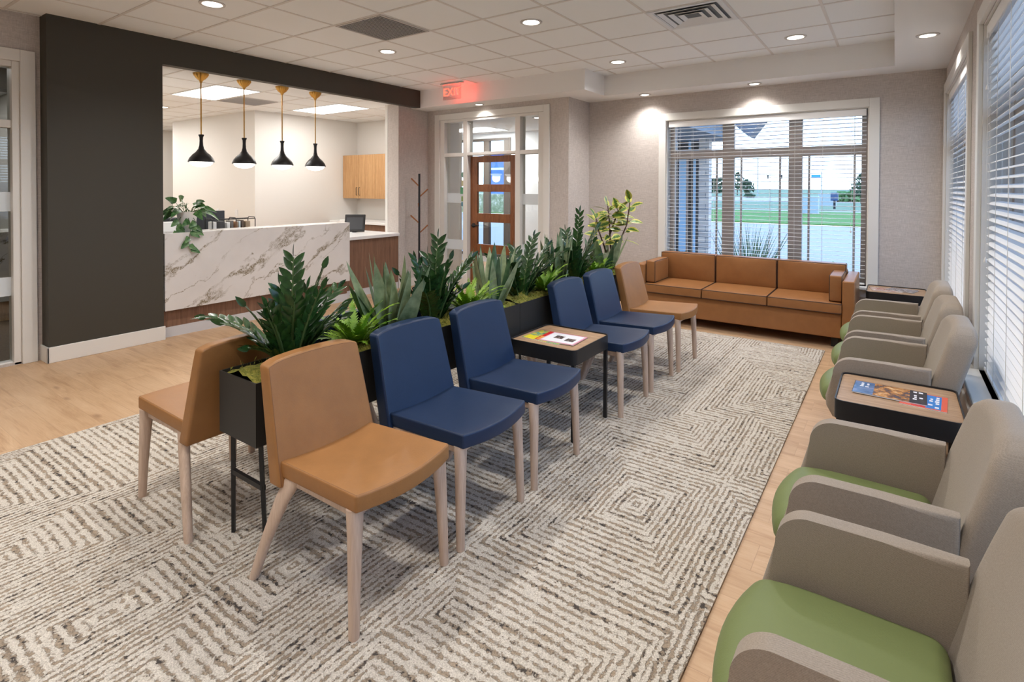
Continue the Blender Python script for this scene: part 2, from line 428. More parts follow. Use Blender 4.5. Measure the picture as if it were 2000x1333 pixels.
# ---- walls
def wall_with_holes(name, axis, at, t, a0, a1, z0, z1, holes, m):
    """axis 'x': wall lies in plane x=at..at+t, spanning y a0..a1 ; holes (b0,b1,h0,h1)"""
    bm = B(); holes = sorted(holes); cur = a0
    def add(p0, p1, q0, q1):
        if p1 - p0 < 1e-4 or q1 - q0 < 1e-4: return
        if axis == 'x': box(bm, at, at + t, p0, p1, q0, q1)
        else: box(bm, p0, p1, at, at + t, q0, q1)
    for b0, b1, h0, h1 in holes:
        add(cur, b0, z0, z1); add(b0, b1, z0, h0); add(b0, b1, h1, z1); cur = b1
    add(cur, a1, z0, z1)
    return struct(name, bm, m)
WZ0, WZ1 = .47, 2.44     # side window openings
A0, A1 = 4.73, 6.80; B0, B1 = .75, 4.09
wall_with_holes('wall_right', 'x', XR, .20, YN, YB + .2, 0, 3.1, [(A0, A1, WZ0, WZ1), (B0, B1, WZ0, WZ1)], M['wallpaper'])
wall_with_holes('wall_back', 'y', YB, .20, XP - .2, XR, 0, 3.1, [(-2.42, -.235, .47, 2.37)], M['wallpaper'])
struct('wall_pier', boxes((XP - .2, XP, YD + .14, YB, 0, 3.1)), M['wallpaper'])
wall_with_holes('wall_entry', 'y', YD, .14, -6.28, XP, 0, 3.1, [(-5.79, -3.90, 0, 2.54)], M['wallpaper'])
struct('wall_coat_rack', boxes((XW - .23, XW, 5.69, YD, 0, 3.1)), M['wallpaper'])
struct('wall_near', boxes((-6.3, XR + .2, YN - .1, YN, 0, 3.1)), M['wallpaper'])
wall_with_holes('wall_office_glass', 'x', XG - .14, .14, YN, 1.53, 0, 3.1, [(-2.2, 1.395, 0.02, 2.545)], M['wallpaper'])
bm = B()
box(bm, -6.30, XDK, 1.53, 2.42, 0, H + .1); box(bm, -5.96, XDK, 2.42, 5.95, HS, H + .1)
struct('wall_reception_front', bm, M['dark_paint'])
# reception inner walls
struct('wall_reception_box', boxes((-11.4, -8.52, 4.88, 7.1, 0, 2.9)), M['cream_paint'])
struct('wall_reception_back', boxes((-8.52, -6.28, 6.94, 7.1, 0, 2.9)), M['cream_paint'])
struct('wall_reception_left', boxes((-13.4, -13.2, 2.55, 7.1, 0, 2.9), (-13.2, -11.4, 7.0, 7.1, 0, 2.9)), M['cream_paint'])
struct('wall_reception_side', boxes((-13.4, -6.31, 2.50, 2.60, 0, 3.1)), M['cream_paint'])
struct('wall_reception_right', boxes((-6.34, -6.285, 5.69, 6.94, 0, 2.9)), M['cream_paint'])
# office behind the left glass wall
struct('wall_office_back', boxes((-13.4, -13.2, YN, 2.5, 0, 3.1), (-13.2, -6.2, YN - .1, YN, 0, 3.1)), plain('office_olive_paint', (.22, .20, .12), .8))

# ---- ceilings
struct('ceiling', boxes((-6.2, .05, YN, 6.6, H, H + .06)), M['tile'])
bm = B(); T = .6096; gx, gy = -5.3704, 2.5124
for i in range(-1, 9): 
    x = gx + i * T; box(bm, x - .0115, x + .0115, YN, 6.6, H - .003, H + .001)
for j in range(-8, 8):
    y = gy + j * T
    if y < 6.5: box(bm, -6.1, .0, y - .0115, y + .0115, H - .004, H + .001)
struct('ceiling_grid', bm, M['tbar'])
struct('ceiling_soffit', boxes((-3.10, XR + .1, 6.49, YB + .1, HS, H + .05), (-6.08, -3.10, 5.95, YB + .1, HS, H + .05), (-.02, XR + .1, YN, 6.49, HS, H + .05)), M['soffit_paint'])
struct('ceiling_reception', boxes((-13.4, -6.30, 2.55, 7.1, HR, HR + .05), (-6.30, -5.962, 2.42, 5.95, HR, HR + .05)), M['tile'])
bm = B(); rx0, ry0 = -8.005, 3.395
for i in range(-8, 4):
    x = rx0 + i * T; box(bm, x - .0115, x + .0115, 2.6, 6.94, HR - .003, HR + .001)
for j in range(-1, 7):
    y = ry0 + j * T
    if y < 6.9: box(bm, -13.2, -5.97, y - .0115, y + .0115, HR - .004, HR + .001)
struct('ceiling_grid_reception', bm, M['tbar'])
struct('ceiling_office', boxes((-13.4, -6.17, YN, 2.5, H, H + .05)), M['tile'])
struct('trim_1', boxes((-9.3, -9.0, YN, 2.5, 2.70, H), (-13.2, -12.6, YN, 2.5, 2.45, H)), M['dark_paint'])   # office ceiling beams

# ---- baseboards
def baseb(name, bs): return struct(name, boxes(*bs, bev=.004), M['white_paint'])
baseb('baseboard_left', [(XDK, XDK + .015, 1.515, 2.43, 0, .135), (XG, XDK + .015, 1.515, 1.53, 0, .135)])
baseb('baseboard_entry', [(-6.05, -5.90, YD - .015, YD, 0, .12), (-3.80, XP, YD - .015, YD, 0, .12), (XW, XW + .015, 5.69, YD - .015, 0, .12)])
baseb('baseboard_back', [(XP, XR, YB - .015, YB, 0, .12)])
baseb('baseboard_right', [(XR - .015, XR, YN, YB - .015, 0, .12)])
baseb('baseboard_pier', [(XP, XP + .015, YD, YB - .015, 0, .12)])

# ------------------------------------------------------------------ windows
def frame_boxes(axis, at, th, a0, a1, z0, z1, wd):
    """rectangular frame as 4 boxes, in wall plane"""
    def bx(p0, p1, q0, q1): return (at, at + th, p0, p1, q0, q1) if axis == 'x' else (p0, p1, at, at + th, q0, q1)
    return [bx(a0, a0 + wd, z0, z1), bx(a1 - wd, a1, z0, z1), bx(a0 + wd, a1 - wd, z0, z0 + wd), bx(a0 + wd, a1 - wd, z1 - wd, z1)]
def window(name, axis, wall_at, a0, a1, z0, z1, mulls, transom, muntins, sill=True, sgn=1):
    """wall_at: room face; depth grows to +. mulls: list of (m0,m1)"""
    root = tag(bpy.data.objects.new(name, None), kind='structure'); C.objects.link(root)
    def bx(d0, d1, p0, p1, q0, q1): return (wall_at + d0, wall_at + d1, p0, p1, q0, q1) if axis == 'x' else (p0, p1, wall_at + d0, wall_at + d1, q0, q1)
    cw = .092
    cas = [bx(-.022, 0, a0 - cw, a0, z0 - .0, z1 + cw), bx(-.022, 0, a1, a1 + cw, z0 - .0, z1 + cw), bx(-.022, 0, a0, a1, z1, z1 + cw)]
    link('window_casing', boxes(*cas, bev=.003), M['white_paint'], root)
    # jamb lining
    link('window_jamb', boxes(bx(0, .20, a0 - .001, a0 + .012, z0, z1), bx(0, .20, a1 - .012, a1 + .001, z0, z1), bx(0, .20, a0 + .012, a1 - .012, z1 - .012, z1)), M['white_paint'], root)
    if sill:
        link('window_sill', boxes(bx(-.085, .13, a0 - cw - .02, a1 + cw + .02, z0 - .03, z0), bev=.006), M['white_paint'], root)
        link('window_apron', boxes(bx(-.018, 0, a0 - cw, a1 + cw, z0 - .12, z0 - .031), bev=.003), M['white_paint'], root)
    D = .13
    fr = frame_boxes(axis, wall_at + D, .06, a0 + .012, a1 - .012, z0, z1 - .012, .06)
    for m0, m1 in mulls: fr.append(bx(D, D + .06, m0, m1, z0 + .06, z1 - .07))
    if transom: 
        e = [a0 + .072] + [q for m in mulls for q in m] + [a1 - .072]
        for k in range(0, len(e), 2): fr.append(bx(D, D + .06, e[k], e[k + 1], transom[0], transom[1]))
    link('window_frame', boxes(*fr, bev=.003), M['winframe'], root)
    if muntins:
        link('window_muntin', boxes(*[bx(D + .03, D + .045, q - .011, q + .011, z0 + .06, (transom or (z1 - .07,))[0]) for q in muntins]), M['winframe'], root)
    g = link('window_glass', boxes(bx(D + .034, D + .038, a0 + .03, a1 - .03, z0 + .02, z1 - .03)), M['glass'], root)
    return root
def blind(label, axis, wall_at, a0, a1, z0, z1, d, tilt, cords, pitch=.045, group=None, stack=0):
    """horizontal slat blind hung inside the recess; d = distance of slat centre behind the room face"""
    root = thing('window_blind', label, 'blind', (wall_at + d, (a0 + a1) / 2, z1) if axis == 'x' else ((a0 + a1) / 2, wall_at + d, z1), 0, group)
    L = (a1 - a0) / 2 - .006
    def P(u, dd, z): return (dd, u, z) if axis == 'x' else (u, dd, z)
    def bxl(bm, d0, d1, u0, u1, q0, q1, **k):
        if axis == 'x': box(bm, d0, d1, u0, u1, q0, q1, **k)
        else: box(bm, u0, u1, d0, d1, q0, q1, **k)
    bm = B(); bxl(bm, -.035, -.022, -L, L, -.078, -.006, bev=.004); bxl(bm, -.022, .03, -L, L, -.05, -.002)
    link('valance', bm, M['blind'], root)
    bm = B(); n = int((z1 - z0 - .11) / pitch); ct, st = math.cos(tilt), math.sin(tilt)
    for k in range(n):
        z = -.10 - k * pitch
        if k >= n - stack: z = -(z1 - z0) + .02 + (n - k) * .008
        crown = .0025
        rows = []
        for s_, c_ in ((-1, 0), (0, crown), (1, 0)):
            dd = s_ * .0245 * ct; zz = z + s_ * .0245 * st + c_
            rows.append([bm.verts.new(P(-L, dd, zz)), bm.verts.new(P(L, dd, zz)), bm.verts.new(P(L, dd, zz - .0028)), bm.verts.new(P(-L, dd, zz - .0028))])
        for r0, r1 in zip(rows, rows[1:]):
            bm.faces.new([r0[0], r0[1], r1[1], r1[0]]); bm.faces.new([r0[3], r1[3], r1[2], r0[2]])
            bm.faces.new([r0[1], r0[2], r1[2], r1[1]]); bm.faces.new([r0[0], r1[0], r1[3], r0[3]])
        bm.faces.new(rows[0][::-1]); bm.faces.new(rows[-1])
    link('slats', bm, M['blind'], root)
    bm = B(); bxl(bm, -.025, .025, -L, L, -(z1 - z0) + .004, -(z1 - z0) + .022, bev=.003); link('bottom_rail', bm, M['blind'], root)
    bm = B()
    for c_ in cords:
        u = c_ * L
        for dd in (-.026, .026): bxl(bm, dd - .0012, dd + .0012, u - .0012, u + .0012, -(z1 - z0) + .02, -.05)
    link('ladder_cord', bm, M['cordm'], root)
    for u, ln in ((-L + .12, 1.15), (-L + .15, 1.25), (L - .10, .35), (L - .13, 1.3)):
        bm = B(); bxl(bm, -.040, -.0375, u - .0012, u + .0012, -ln, -.07)
        c0 = P(u, -.039, -ln - .03)
        lathe(bm, [(.002, .031), (.007, .012), (.007, 0)], c0, 8)
        link('pull_cord', bm, M['cordm'], root)
    return root
window('window_1', 'y', YB, -2.42, -.235, .47, 2.37, [(-1.757, -1.619), (-1.02, -.878)], (1.878, 1.985), [-2.20, -1.83, -1.542, -1.113, -.811, -.371])
window('window_2', 'x', XR, A0, A1, WZ0, WZ1, [(5.72, 5.80)], (1.88, 1.98), [])
window('window_3', 'x', XR, B0, B1, WZ0, WZ1, [(1.80, 1.92), (2.92, 3.04)], (1.88, 1.98), [3.45, 2.4])
window_blind = blind('white slatted blind with slats open over the wide window behind the tan sofa', 'y', YB, -2.40, -.255, .475, 2.36, .042, math.radians(-5), [-.93, -.72, -.47, -.18, .12, .36, .62, .9])
blind('white slatted blind in the narrow side window by the back corner', 'x', XR, A0 + .015, A1 - .015, .475, 2.43, .045, math.radians(22), [-.9, -.4, .1, .55, .9])
blind('large white slatted blind in the side window along the green-seated armchairs', 'x', XR, B0 + .015, B1 - .015, .475, 2.43, .045, math.radians(22), [-.9, -.6, -.3, 0, .3, .55, .78, .93])

# ------------------------------------------------------------------ entry: door, sidelights
root = tag(bpy.data.objects.new('window_4', None), kind='structure'); C.objects.link(root)
bm = B()
for b in [(-5.885, -5.79, YD - .022, YD, 0, 2.63), (-3.90, -3.805, YD - .022, YD, 0, 2.63), (-5.79, -3.90, YD - .022, YD, 2.54, 2.63)]: box(bm, *b, bev=.003)
link('casing', bm, M['white_paint'], root)
bm = B()
for b in [(-5.79, -5.70, YD, YD + .14, 0, 2.54), (-3.99, -3.90, YD, YD + .14, 0, 2.54), (-5.70, -3.99, YD, YD + .14, 2.50, 2.54),
          (-5.325, -5.245, YD, YD + .14, 0, 2.50), (-4.375, -4.29, YD, YD + .14, 0, 2.50), (-5.70, -5.325, YD, YD + .14, 1.975, 2.03), (-5.245, -4.375, YD, YD + .14, 1.985, 2.03), (-4.29, -3.99, YD, YD + .14, 1.975, 2.03),
          (-5.70, -5.325, YD + .04, YD + .10, 0, .14), (-4.29, -3.99, YD + .04, YD + .10, 0, .14)]: box(bm, *b, bev=.004)
link('frame', bm, M['white_paint'], root)
bm = B()
for x0, x1, z0, z1 in [(-5.70, -5.325, .14, 1.975), (-5.70, -5.325, 2.03, 2.5), (-5.245, -4.375, 2.03, 2.5), (-4.29, -3.99, .14, 1.975), (-4.29, -3.99, 2.03, 2.5)]:
    box(bm, x0 + .001, x1 - .001, YD + .066, YD + .070, z0, z1)
link('glass', bm, M['glass'], root)
bm = B()
for x0, x1 in [(-5.70, -5.325), (-4.29, -3.99)]:
    for z0, z1 in ((1.27, 1.42), (.56, .71)): box(bm, x0 + .002, x1 - .002, YD + .060, YD + .0635, z0, z1)
link('frosted_band', bm, M['frost'], root)
door = tag(bpy.data.objects.new('door_1', None), kind='structure'); C.objects.link(door); door.location = (-5.24, YD + .075, .01)
bm = B(); W_ = .86; st = .125
zs = [(.19, .525), (.655, .985), (1.115, 1.435), (1.545, 1.87)]
box(bm, 0, st, 0, .045, 0, 1.965, bev=.003); box(bm, W_ - st, W_, 0, .045, 0, 1.965, bev=.003)
zz = [0] + [q for z in zs for q in z] + [1.965]
for k in range(0, len(zz), 2): box(bm, st, W_ - st, 0, .045, zz[k], zz[k + 1], bev=.003)
link('door_frame', bm, M['door_wood'], door)
link('glass_panes', boxes(*[(st, W_ - st, .020, .024, a, b) for a, b in zs]), M['glass'], door)
h = link('door_handle', B(), M['black'], door)
bm = B()
lathe_pts = [(Vector((.065, -.002, .93)), .034), (Vector((.065, -.014, .93)), .034), (Vector((.065, -.016, .93)), .011), (Vector((.065, -.045, .93)), .011)]
loft(bm, [(p, Vector((r, 0, 0)), Vector((0, 0, r))) for p, r in lathe_pts], 16)
tube(bm, [(.065, -.045, .93), (.09, -.05, .932), (.13, -.05, .93), (.195, -.048, .937)], [.013, .012, .011, .009], 8)
bm.to_mesh(h.data); bm.free()
# stickers on the left sidelight
for (z, col, w_, hh, nm, lb) in [(1.70, (.20, .42, .36), .085, .085, 'round', 'round teal window sticker, topmost on the glass beside the entry door'), (1.57, (.62, .60, .35), .07, .09, 'a', 'pale yellow window sticker below the round teal one'),
                         (1.46, (.13, .45, .24), .11, .10, 'b', 'green window sticker on the glass beside the entry door'), (1.335, (.25, .40, .10), .07, .075, 'c', 'small dark green window sticker over the frosted band'), (1.255, (.10, .28, .38), .075, .06, 'd', 'lowest blue window sticker below the frosted band')]:
    bm = B()
    if nm == 'round': loft(bm, [(Vector((-5.37, YD + .059, z)), Vector((w_ / 2, 0, 0)), Vector((0, 0, w_ / 2))), (Vector((-5.37, YD + .0575, z)), Vector((w_ / 2, 0, 0)), Vector((0, 0, w_ / 2)))], 20)
    else: box(bm, -5.37 - w_ / 2, -5.37 + w_ / 2, YD + .0575, YD + .059, z - hh / 2, z + hh / 2)
    t_ = plain('sticker_' + nm, col, .5); tag(link('window_sticker', bm, t_), lb, 'sticker', 'stickers on the entry sidelight')

# ---- vestibule beyond the entry door
VP = plain('vestibule_paint', (.74, .75, .76), .7)
struct('wall_vestibule_left', boxes((-6.28, -6.10, YD + .14, 7.2, 0, 2.9), (-7.75, -6.28, 7.1, 7.2, 0, 2.9), (-7.75, -7.65, 7.2, 8.8, 0, 2.9)), VP)
wall_with_holes('wall_vestibule_back', 'y', 8.80, .12, -7.75, -3.5, 0, 2.9, [(-7.60, -6.20, .12, 2.50), (-5.50, -5.36, 0.1, 2.45)], VP)
struct('wall_vestibule_right', boxes((XP - .2, XP - .1, YB + .2, 8.8, 0, 2.9)), VP)
struct('ceiling_vestibule', boxes((-6.28, XP - .2, YD + .14, 8.92, 2.60, 2.66), (-7.75, -6.28, 7.1, 8.92, 2.60, 2.66)), M['soffit_paint'])
root = tag(bpy.data.objects.new('window_5', None), kind='structure'); C.objects.link(root)
bm = B()
for b in frame_boxes('y', 8.78, .08, -7.60, -6.20, .12, 2.50, .05) + [(-6.87, -6.73, 8.78, 8.86, .17, 2.45), (-6.36, -6.25, 8.78, 8.86, .17, 2.45)]: box(bm, *b, bev=.003)
link('frame', bm, plain('dark_bronze_frame', (.07, .055, .045), .5), root)
link('glass', boxes((-7.57, -6.23, 8.83, 8.834, .15, 2.47), (-5.49, -5.37, 8.83, 8.834, .12, 2.43)), M['glass'], root)

# ---- left glass wall frame
root = tag(bpy.data.objects.new('window_6', None), kind='structure'); C.objects.link(root)
bm = B()
box(bm, XG, XG + .022, 1.395, 1.495, 0, 2.645, bev=.003); box(bm, XG, XG + .022, YN, 1.395, 2.548, 2.645, bev=.003)
link('casing', bm, M['white_paint'], root)
bm = B()
box(bm, XG - .14, XG, 1.345, 1.395, 0.0, 2.548, bev=.004); box(bm, XG - .11, XG - .02, YN, 1.345, 1.99, 2.055, bev=.004); box(bm, XG - .14, XG, -2.2, 1.345, 2.50, 2.548, bev=.004)
box(bm, XG - .11, XG - .02, -2.2, 1.345, 0.0, .03, bev=.004); box(bm, XG - .11, XG - .02, -.05, .02, 0.03, 1.99, bev=.004)
link('frame', bm, M['white_paint'], root)
link('glass', boxes((XG - .07, XG - .066, -2.15, 1.345, .03, 2.50)), M['glass'], root)
link('frosted_band', boxes((XG - .064, XG - .061, -2.15, 1.344, 1.291, 1.454), (XG - .064, XG - .061, -2.15, 1.344, .578, .738)), M['frost'], root)

# ------------------------------------------------------------------ ceiling fixtures
def spot(parent, loc, power, size=2.4, blend=.75, col=(1, .968, .935), radius=.05):
    l = bpy.data.lights.new('lamp_light', 'SPOT'); l.energy = power; l.spot_size = size; l.spot_blend = blend; l.color = col; l.shadow_soft_size = radius
    o = bpy.data.objects.new('lamp_light', l); C.objects.link(o); o.parent = parent; o.location = loc; return o
def downlight(x, y, z, power, label, group, r=.075, spot_size=2.5, blend=.8):
    t_ = thing('recessed_downlight', label, 'ceiling light', (x, y, z), 0, group)
    bm = B(); lathe(bm, [(r + .022, 0), (r + .02, -.006), (r, -.008), (r - .004, -.001)], (0, 0, 0), 32)
    link('trim_ring', bm, M['trimring'], t_, True, 40)
    bm = B(); lathe(bm, [(r - .008, -.0015), (r - .008, -.006)], (0, 0, 0), 32)
    link('lens', bm, M['lamp'], t_)
    spot(t_, (0, 0, -.03), power, spot_size, blend)
    return t_
xs = [-4.46, -2.63, -.80]; ys = [-1.46, .375, 2.205, 4.035, 5.86]
place = {(0, 2): 'round downlight nearest the dark wall corner in the tiled ceiling', (0, 3): 'round downlight beside the square return grille', (1, 3): 'round downlight in the middle of the tiled ceiling',
         (1, 4): 'round downlight in the tiled ceiling close to the soffit step', (2, 4): 'round downlight in the tiled ceiling before the window wall'}
for i, x in enumerate(xs):
    for j, y in enumerate(ys):
        if (i, j) == (0, 4): continue
        downlight(x, y, H, K_DOWN, place.get((i, j), 'round downlight in the tiled ceiling behind the viewer'), 'downlights in the tiled ceiling')
for x, y, lb in [(-2.633, 6.70, 'small soffit downlight over the left end of the tan sofa'), (-1.33, 6.70, 'small soffit downlight over the middle of the back window'), (-4.90, 6.16, 'small soffit downlight above the glazed entry door'), (.19, 5.34, 'soffit downlight above the narrow side window'),
              (.19, 2.9, 'soffit downlight above the armchairs'), (.19, .6, 'soffit downlight above the armchairs')]:
    downlight(x, y, HS, K_SOFFIT if y > 6 else K_SOFFIT * .7 if y > 5 else 12, lb, 'downlights in the soffit', .055, 2.35, 1.0)
# return grille
gt = thing('return_air_grille', 'square grey ribbed return air grille in the tiled ceiling', 'vent', (gx + 2.5 * T, gy + 1.5 * T, H), 0)
bm = B(); 
for b in [(-.29, .29, -.295, -.28, -.010, -.001), (-.29, .29, .28, .295, -.010, -.001), (-.295, -.28, -.295, .295, -.010, -.001), (.28, .295, -.295, .295, -.010, -.001)]: box(bm, *b)
link('frame', bm, M['grille'], gt); link('backing', boxes((-.28, .28, -.28, .28, -.004, -.001)), plain('grille_shadow', (.13, .12, .11), .8), gt)
bm = B()
for k in range(19):
    x = -.27 + k * .030; box(bm, x, x + .004, -.28, .28, -.0095, -.0045)
link('louvers', bm, M['grille'], gt)
dt = thing('supply_diffuser', 'square white stepped air diffuser in the tiled ceiling', 'vent', (gx + 6.5 * T, gy + 3.5 * T, H), 0)
bm = B()
def sq_ring(bm, a, za, b, zb):
    A = [bm.verts.new((sx_ * a, sy_ * a, za)) for sx_, sy_ in ((-1, -1), (1, -1), (1, 1), (-1, 1))]; Bv = [bm.verts.new((sx_ * b, sy_ * b, zb)) for sx_, sy_ in ((-1, -1), (1, -1), (1, 1), (-1, 1))]
    for i in range(4): bm.faces.new([A[i], A[(i + 1) % 4], Bv[(i + 1) % 4], Bv[i]])
sq_ring(bm, .297, -.002, .297, -.010); sq_ring(bm, .297, -.010, .262, -.010); sq_ring(bm, .262, -.010, .24, .004)
link('frame', bm, M['whitemetal'], dt)
bm = B()
for a in (.235, .165, .10): sq_ring(bm, a - .055, .002, a - .006, -.016); sq_ring(bm, a - .006, -.016, a - .002, -.014); sq_ring(bm, a - .002, -.014, a - .05, .004)
link('vane', bm, M['whitemetal'], dt)
link('backing', boxes((-.25, .25, -.25, .25, -.003, -.001)), plain('diffuser_shadow', (.12, .13, .14), .8), dt)

# exit sign
et = thing('exit_sign', 'clear edge-lit exit sign with red letters under the ceiling near the entry', 'exit sign', (-5.03, 5.72, H))
link('mounting_bar', boxes((-.20, .20, -.02, .02, -.022, -.004), bev=.003), M['trimring'], et)
link('acrylic_panel', boxes((-.165, .165, -.003, .003, -.235, -.022), bev=.002), m_glass('clear_acrylic', (.97, .9, .9), 1.0), et)
REDM = emit('exit_red', (1.0, .10, .06), 2.6)
def text(name, s_, size, loc, rot, m, parent, ext=.001):
    cu = bpy.data.curves.new(name, 'FONT'); cu.body = s_; cu.size = size; cu.extrude = ext; cu.align_x = 'CENTER'; cu.align_y = 'CENTER'
    tmp = bpy.data.objects.new('tmp_text', cu); C.objects.link(tmp); cu.materials.append(m)
    bpy.context.view_layer.update()
    me = bpy.data.meshes.new_from_object(tmp.evaluated_get(bpy.context.evaluated_depsgraph_get()))
    bpy.data.objects.remove(tmp); bpy.data.curves.remove(cu)
    o = bpy.data.objects.new(name, me); C.objects.link(o); o.location = loc; o.rotation_euler = rot
    if parent: o.parent = parent
    return o
text('lettering', 'EXIT', .155, (0, -.005, -.135), (PI / 2, 0, 0), REDM, et, .0012)
link('glow_strip', boxes((-.16, .16, -.004, .004, -.026, -.0225)), REDM, et)
l = bpy.data.lights.new('exit_glow', 'POINT'); l.energy = 2.0; l.color = (1, .05, .03); l.shadow_soft_size = .03
lo = bpy.data.objects.new('exit_glow', l); C.objects.link(lo); lo.parent = et; lo.location = (.05, .06, -.12)

# reception ceiling fixtures
def panel(x0, x1, y0, y1, z, label, power):
    t_ = thing('ceiling_light_panel', label, 'ceiling light', ((x0 + x1) / 2, (y0 + y1) / 2, z), 0, 'flat ceiling light panels')
    hx, hy = (x1 - x0) / 2, (y1 - y0) / 2
    link('frame', boxes(*[(-hx, hx, -hy, -hy + .015, -.008, -.001), (-hx, hx, hy - .015, hy, -.008, -.001), (-hx, -hx + .015, -hy + .015, hy - .015, -.008, -.001), (hx - .015, hx, -hy + .015, hy - .015, -.008, -.001)]), M['whitemetal'], t_)
    link('diffuser', boxes((-hx + .015, hx - .015, -hy + .015, hy - .015, -.006, -.001)), M['panelglow'], t_)
    l = bpy.data.lights.new('panel_light', 'AREA'); l.shape = 'RECTANGLE'; l.size = hx * 1.9; l.size_y = hy * 1.9; l.energy = power; l.color = (1, .985, .965)
    o = bpy.data.objects.new('panel_light', l); C.objects.link(o); o.parent = t_; o.location = (0, 0, -.012)
panel(-8.0, -6.79, 3.395, 3.985, HR, 'bright rectangular light panel over the reception desk, beside the first pendant', K_PANEL)
panel(-8.0, -6.79, 5.195, 5.79, HR, 'bright rectangular light panel further back in reception, near the wall cabinet', K_PANEL)
panel(-11.2, -9.98, 3.395, 3.985, HR, 'light panel deeper in the reception ceiling', K_PANEL * 1.0)
panel(-12.9, -11.7, 4.0, 4.6, HR, 'unseen light panel added to brighten the far left reception wall', K_PANEL * 1.0)  # added fill panel, lifts the dim far-left reception wall
downlight(-9.36, 3.89, HR, 8, 'small downlight in the reception ceiling near the dark wall edge', 'downlight in the reception ceiling', .05)
panel(-6.90, -6.0, 8.0, 8.45, 2.60, 'light panel in the vestibule ceiling seen through the transom', 48)
panel(-9.0, -7.8, .9, 1.5, H, 'light panel in the office ceiling behind the left glass wall', 14)
panel(-11.9, -10.7, .9, 1.5, H, 'rear light panel in the office ceiling behind the left glass wall', 10)
downlight(-4.58, 7.2, 2.60, 8, 'small downlight in the vestibule ceiling', 'downlights in the vestibule', .05)
t_ = dup(gt, (-7.72, 4.31, HR), 0, 'ribbed return air grille in the reception ceiling')

# pendants
pt = thing('pendant_lamp', 'black bell pendant lamp on a brass rod, nearest the dark wall', 'pendant lamp', (-6.26, 2.97, HR), 0, 'four pendants over the reception desk')
bm = B(); lathe(bm, [(.072, 0), (.074, -.012), (.066, -.03), (.045, -.06), (.022, -.078), (.012, -.095), (.012, -.105)], n=48, flute=.05, nf=16); link('canopy', bm, M['brass'], pt, True, 50)
bm = B(); lathe(bm, [(.007, -.10), (.007, -.70)], n=10); link('rod', bm, M['brass'], pt, True, 50)
bm = B(); lathe(bm, [(.026, -.672), (.028, -.682), (.019, -.70), (.017, -.74), (.02, -.79), (.03, -.83), (.055, -.865), (.088, -.895), (.115, -.93), (.129, -.962), (.132, -.975), (.128, -.976), (.112, -.94), (.08, -.905), (.03, -.86)], n=36); link('lamp_shade', bm, M['black'], pt, True, 60)
bm = B(); lathe(bm, [(.112, -.962), (.115, -.975), (.108, -.992), (.085, -1.012), (.045, -1.025), (.004, -1.029)], n=32); link('glass_globe', bm, M['globe'], pt, True)
l = bpy.data.lights.new('pendant_light', 'POINT'); l.energy = 3; l.color = (1, .96, .90); l.shadow_soft_size = .08
for k, (y, lb) in enumerate([(2.97, None), (3.455, 'black bell pendant lamp on a brass rod, second from the dark wall'), (3.94, 'black bell pendant lamp on a brass rod, third from the dark wall'), (4.415, 'black bell pendant lamp on a brass rod, furthest from the dark wall')]):
    p = pt if k == 0 else dup(pt, (-6.26, y, HR), 0, lb)
    o = bpy.data.objects.new('pendant_light', l); C.objects.link(o); o.parent = p; o.location = (0, 0, -1.06)

# ------------------------------------------------------------------ reception desk
dk = thing('reception_desk', 'reception desk fronted by a white slab with brown veins', 'reception desk', (-5.87, 3.5, 0))
link('quartz_front', boxes((-.27, 0, -1.065, 1.16, .272, 1.04), bev=.003), M['quartz'], dk)
link('desk_base', boxes((-.20, -.06, -1.065, 1.16, .10, .272)), M['walnut'], dk)
link('plinth', boxes((-.20, -.052, -1.065, 1.16, 0, .10)), plain('pale_plinth', (.60, .60, .62), .5), dk)
wt = thing('desk_worktop', 'white worktop behind the veined front of the reception desk', 'worktop', (-5.87, 3.5, 0))
link('worktop', boxes((-.95, -.272, -.87, 1.14, .72, .76), bev=.003), M['whitetop'], wt)
link('end_panel', boxes((-.93, -.272, 1.10, 1.14, 0, .72)), M['walnut'], wt)
link('end_panel', boxes((-.93, -.272, -.87, -.83, 0, .72)), M['walnut'], wt)
st_ = thing('side_counter', 'low side counter with white top and walnut front beside the veined desk', 'counter', (-6.03, 5.175, 0))
link('counter_top', boxes((-.85, .012, -.514, .51, .785, .83), bev=.004), M['whitetop'], st_)
link('counter_front', boxes((-.06, -.02, -.514, .51, .10, .785)), M['walnut'], st_)
link('plinth', boxes((-.06, -.025, -.514, .51, 0, .10)), plain('pale_plinth_b', (.60, .60, .62), .5), st_)
# back counter and wall cabinet
bc = thing('back_counter', 'white-topped counter under the oak wall cabinet', 'counter', (-7.4, 6.62, 0))
link('counter_top', boxes((-1.11, 1.05, -.32, .315, .86, .90), bev=.003), M['whitetop'], bc)
link('cabinet_body', boxes((-1.11, 1.05, -.28, .315, .1, .86)), M['walnut'], bc)
link('plinth', boxes((-1.11, 1.05, -.22, .315, 0, .1)), M['dark'], bc)
wc = thing('wall_cabinet', 'honey oak wall cabinet with small bar handles in reception', 'cabinet', (-7.4, 6.77, 1.30))
link('cabinet_body', boxes((-1.11, 1.05, -.15, .165, 0, .80)), M['oak_v'], wc)
for k, (a, b, hx) in enumerate([(-1.108, -.665, -.70), (-.661, -.22, -.625), (-.216, .22, .18), (.224, .66, .26), (.664, 1.048, .70)]):
    d_ = link('cabinet_door', boxes((a, b, -.172, -.151, .002, .798), bev=.0015), M['oak_v'], wc)
    bm = B(); tube(bm, [(hx, -.174, .06), (hx, -.20, .062), (hx, -.20, .20), (hx, -.174, .202)], .005, 6); link('handle', bm, M['black'], d_)
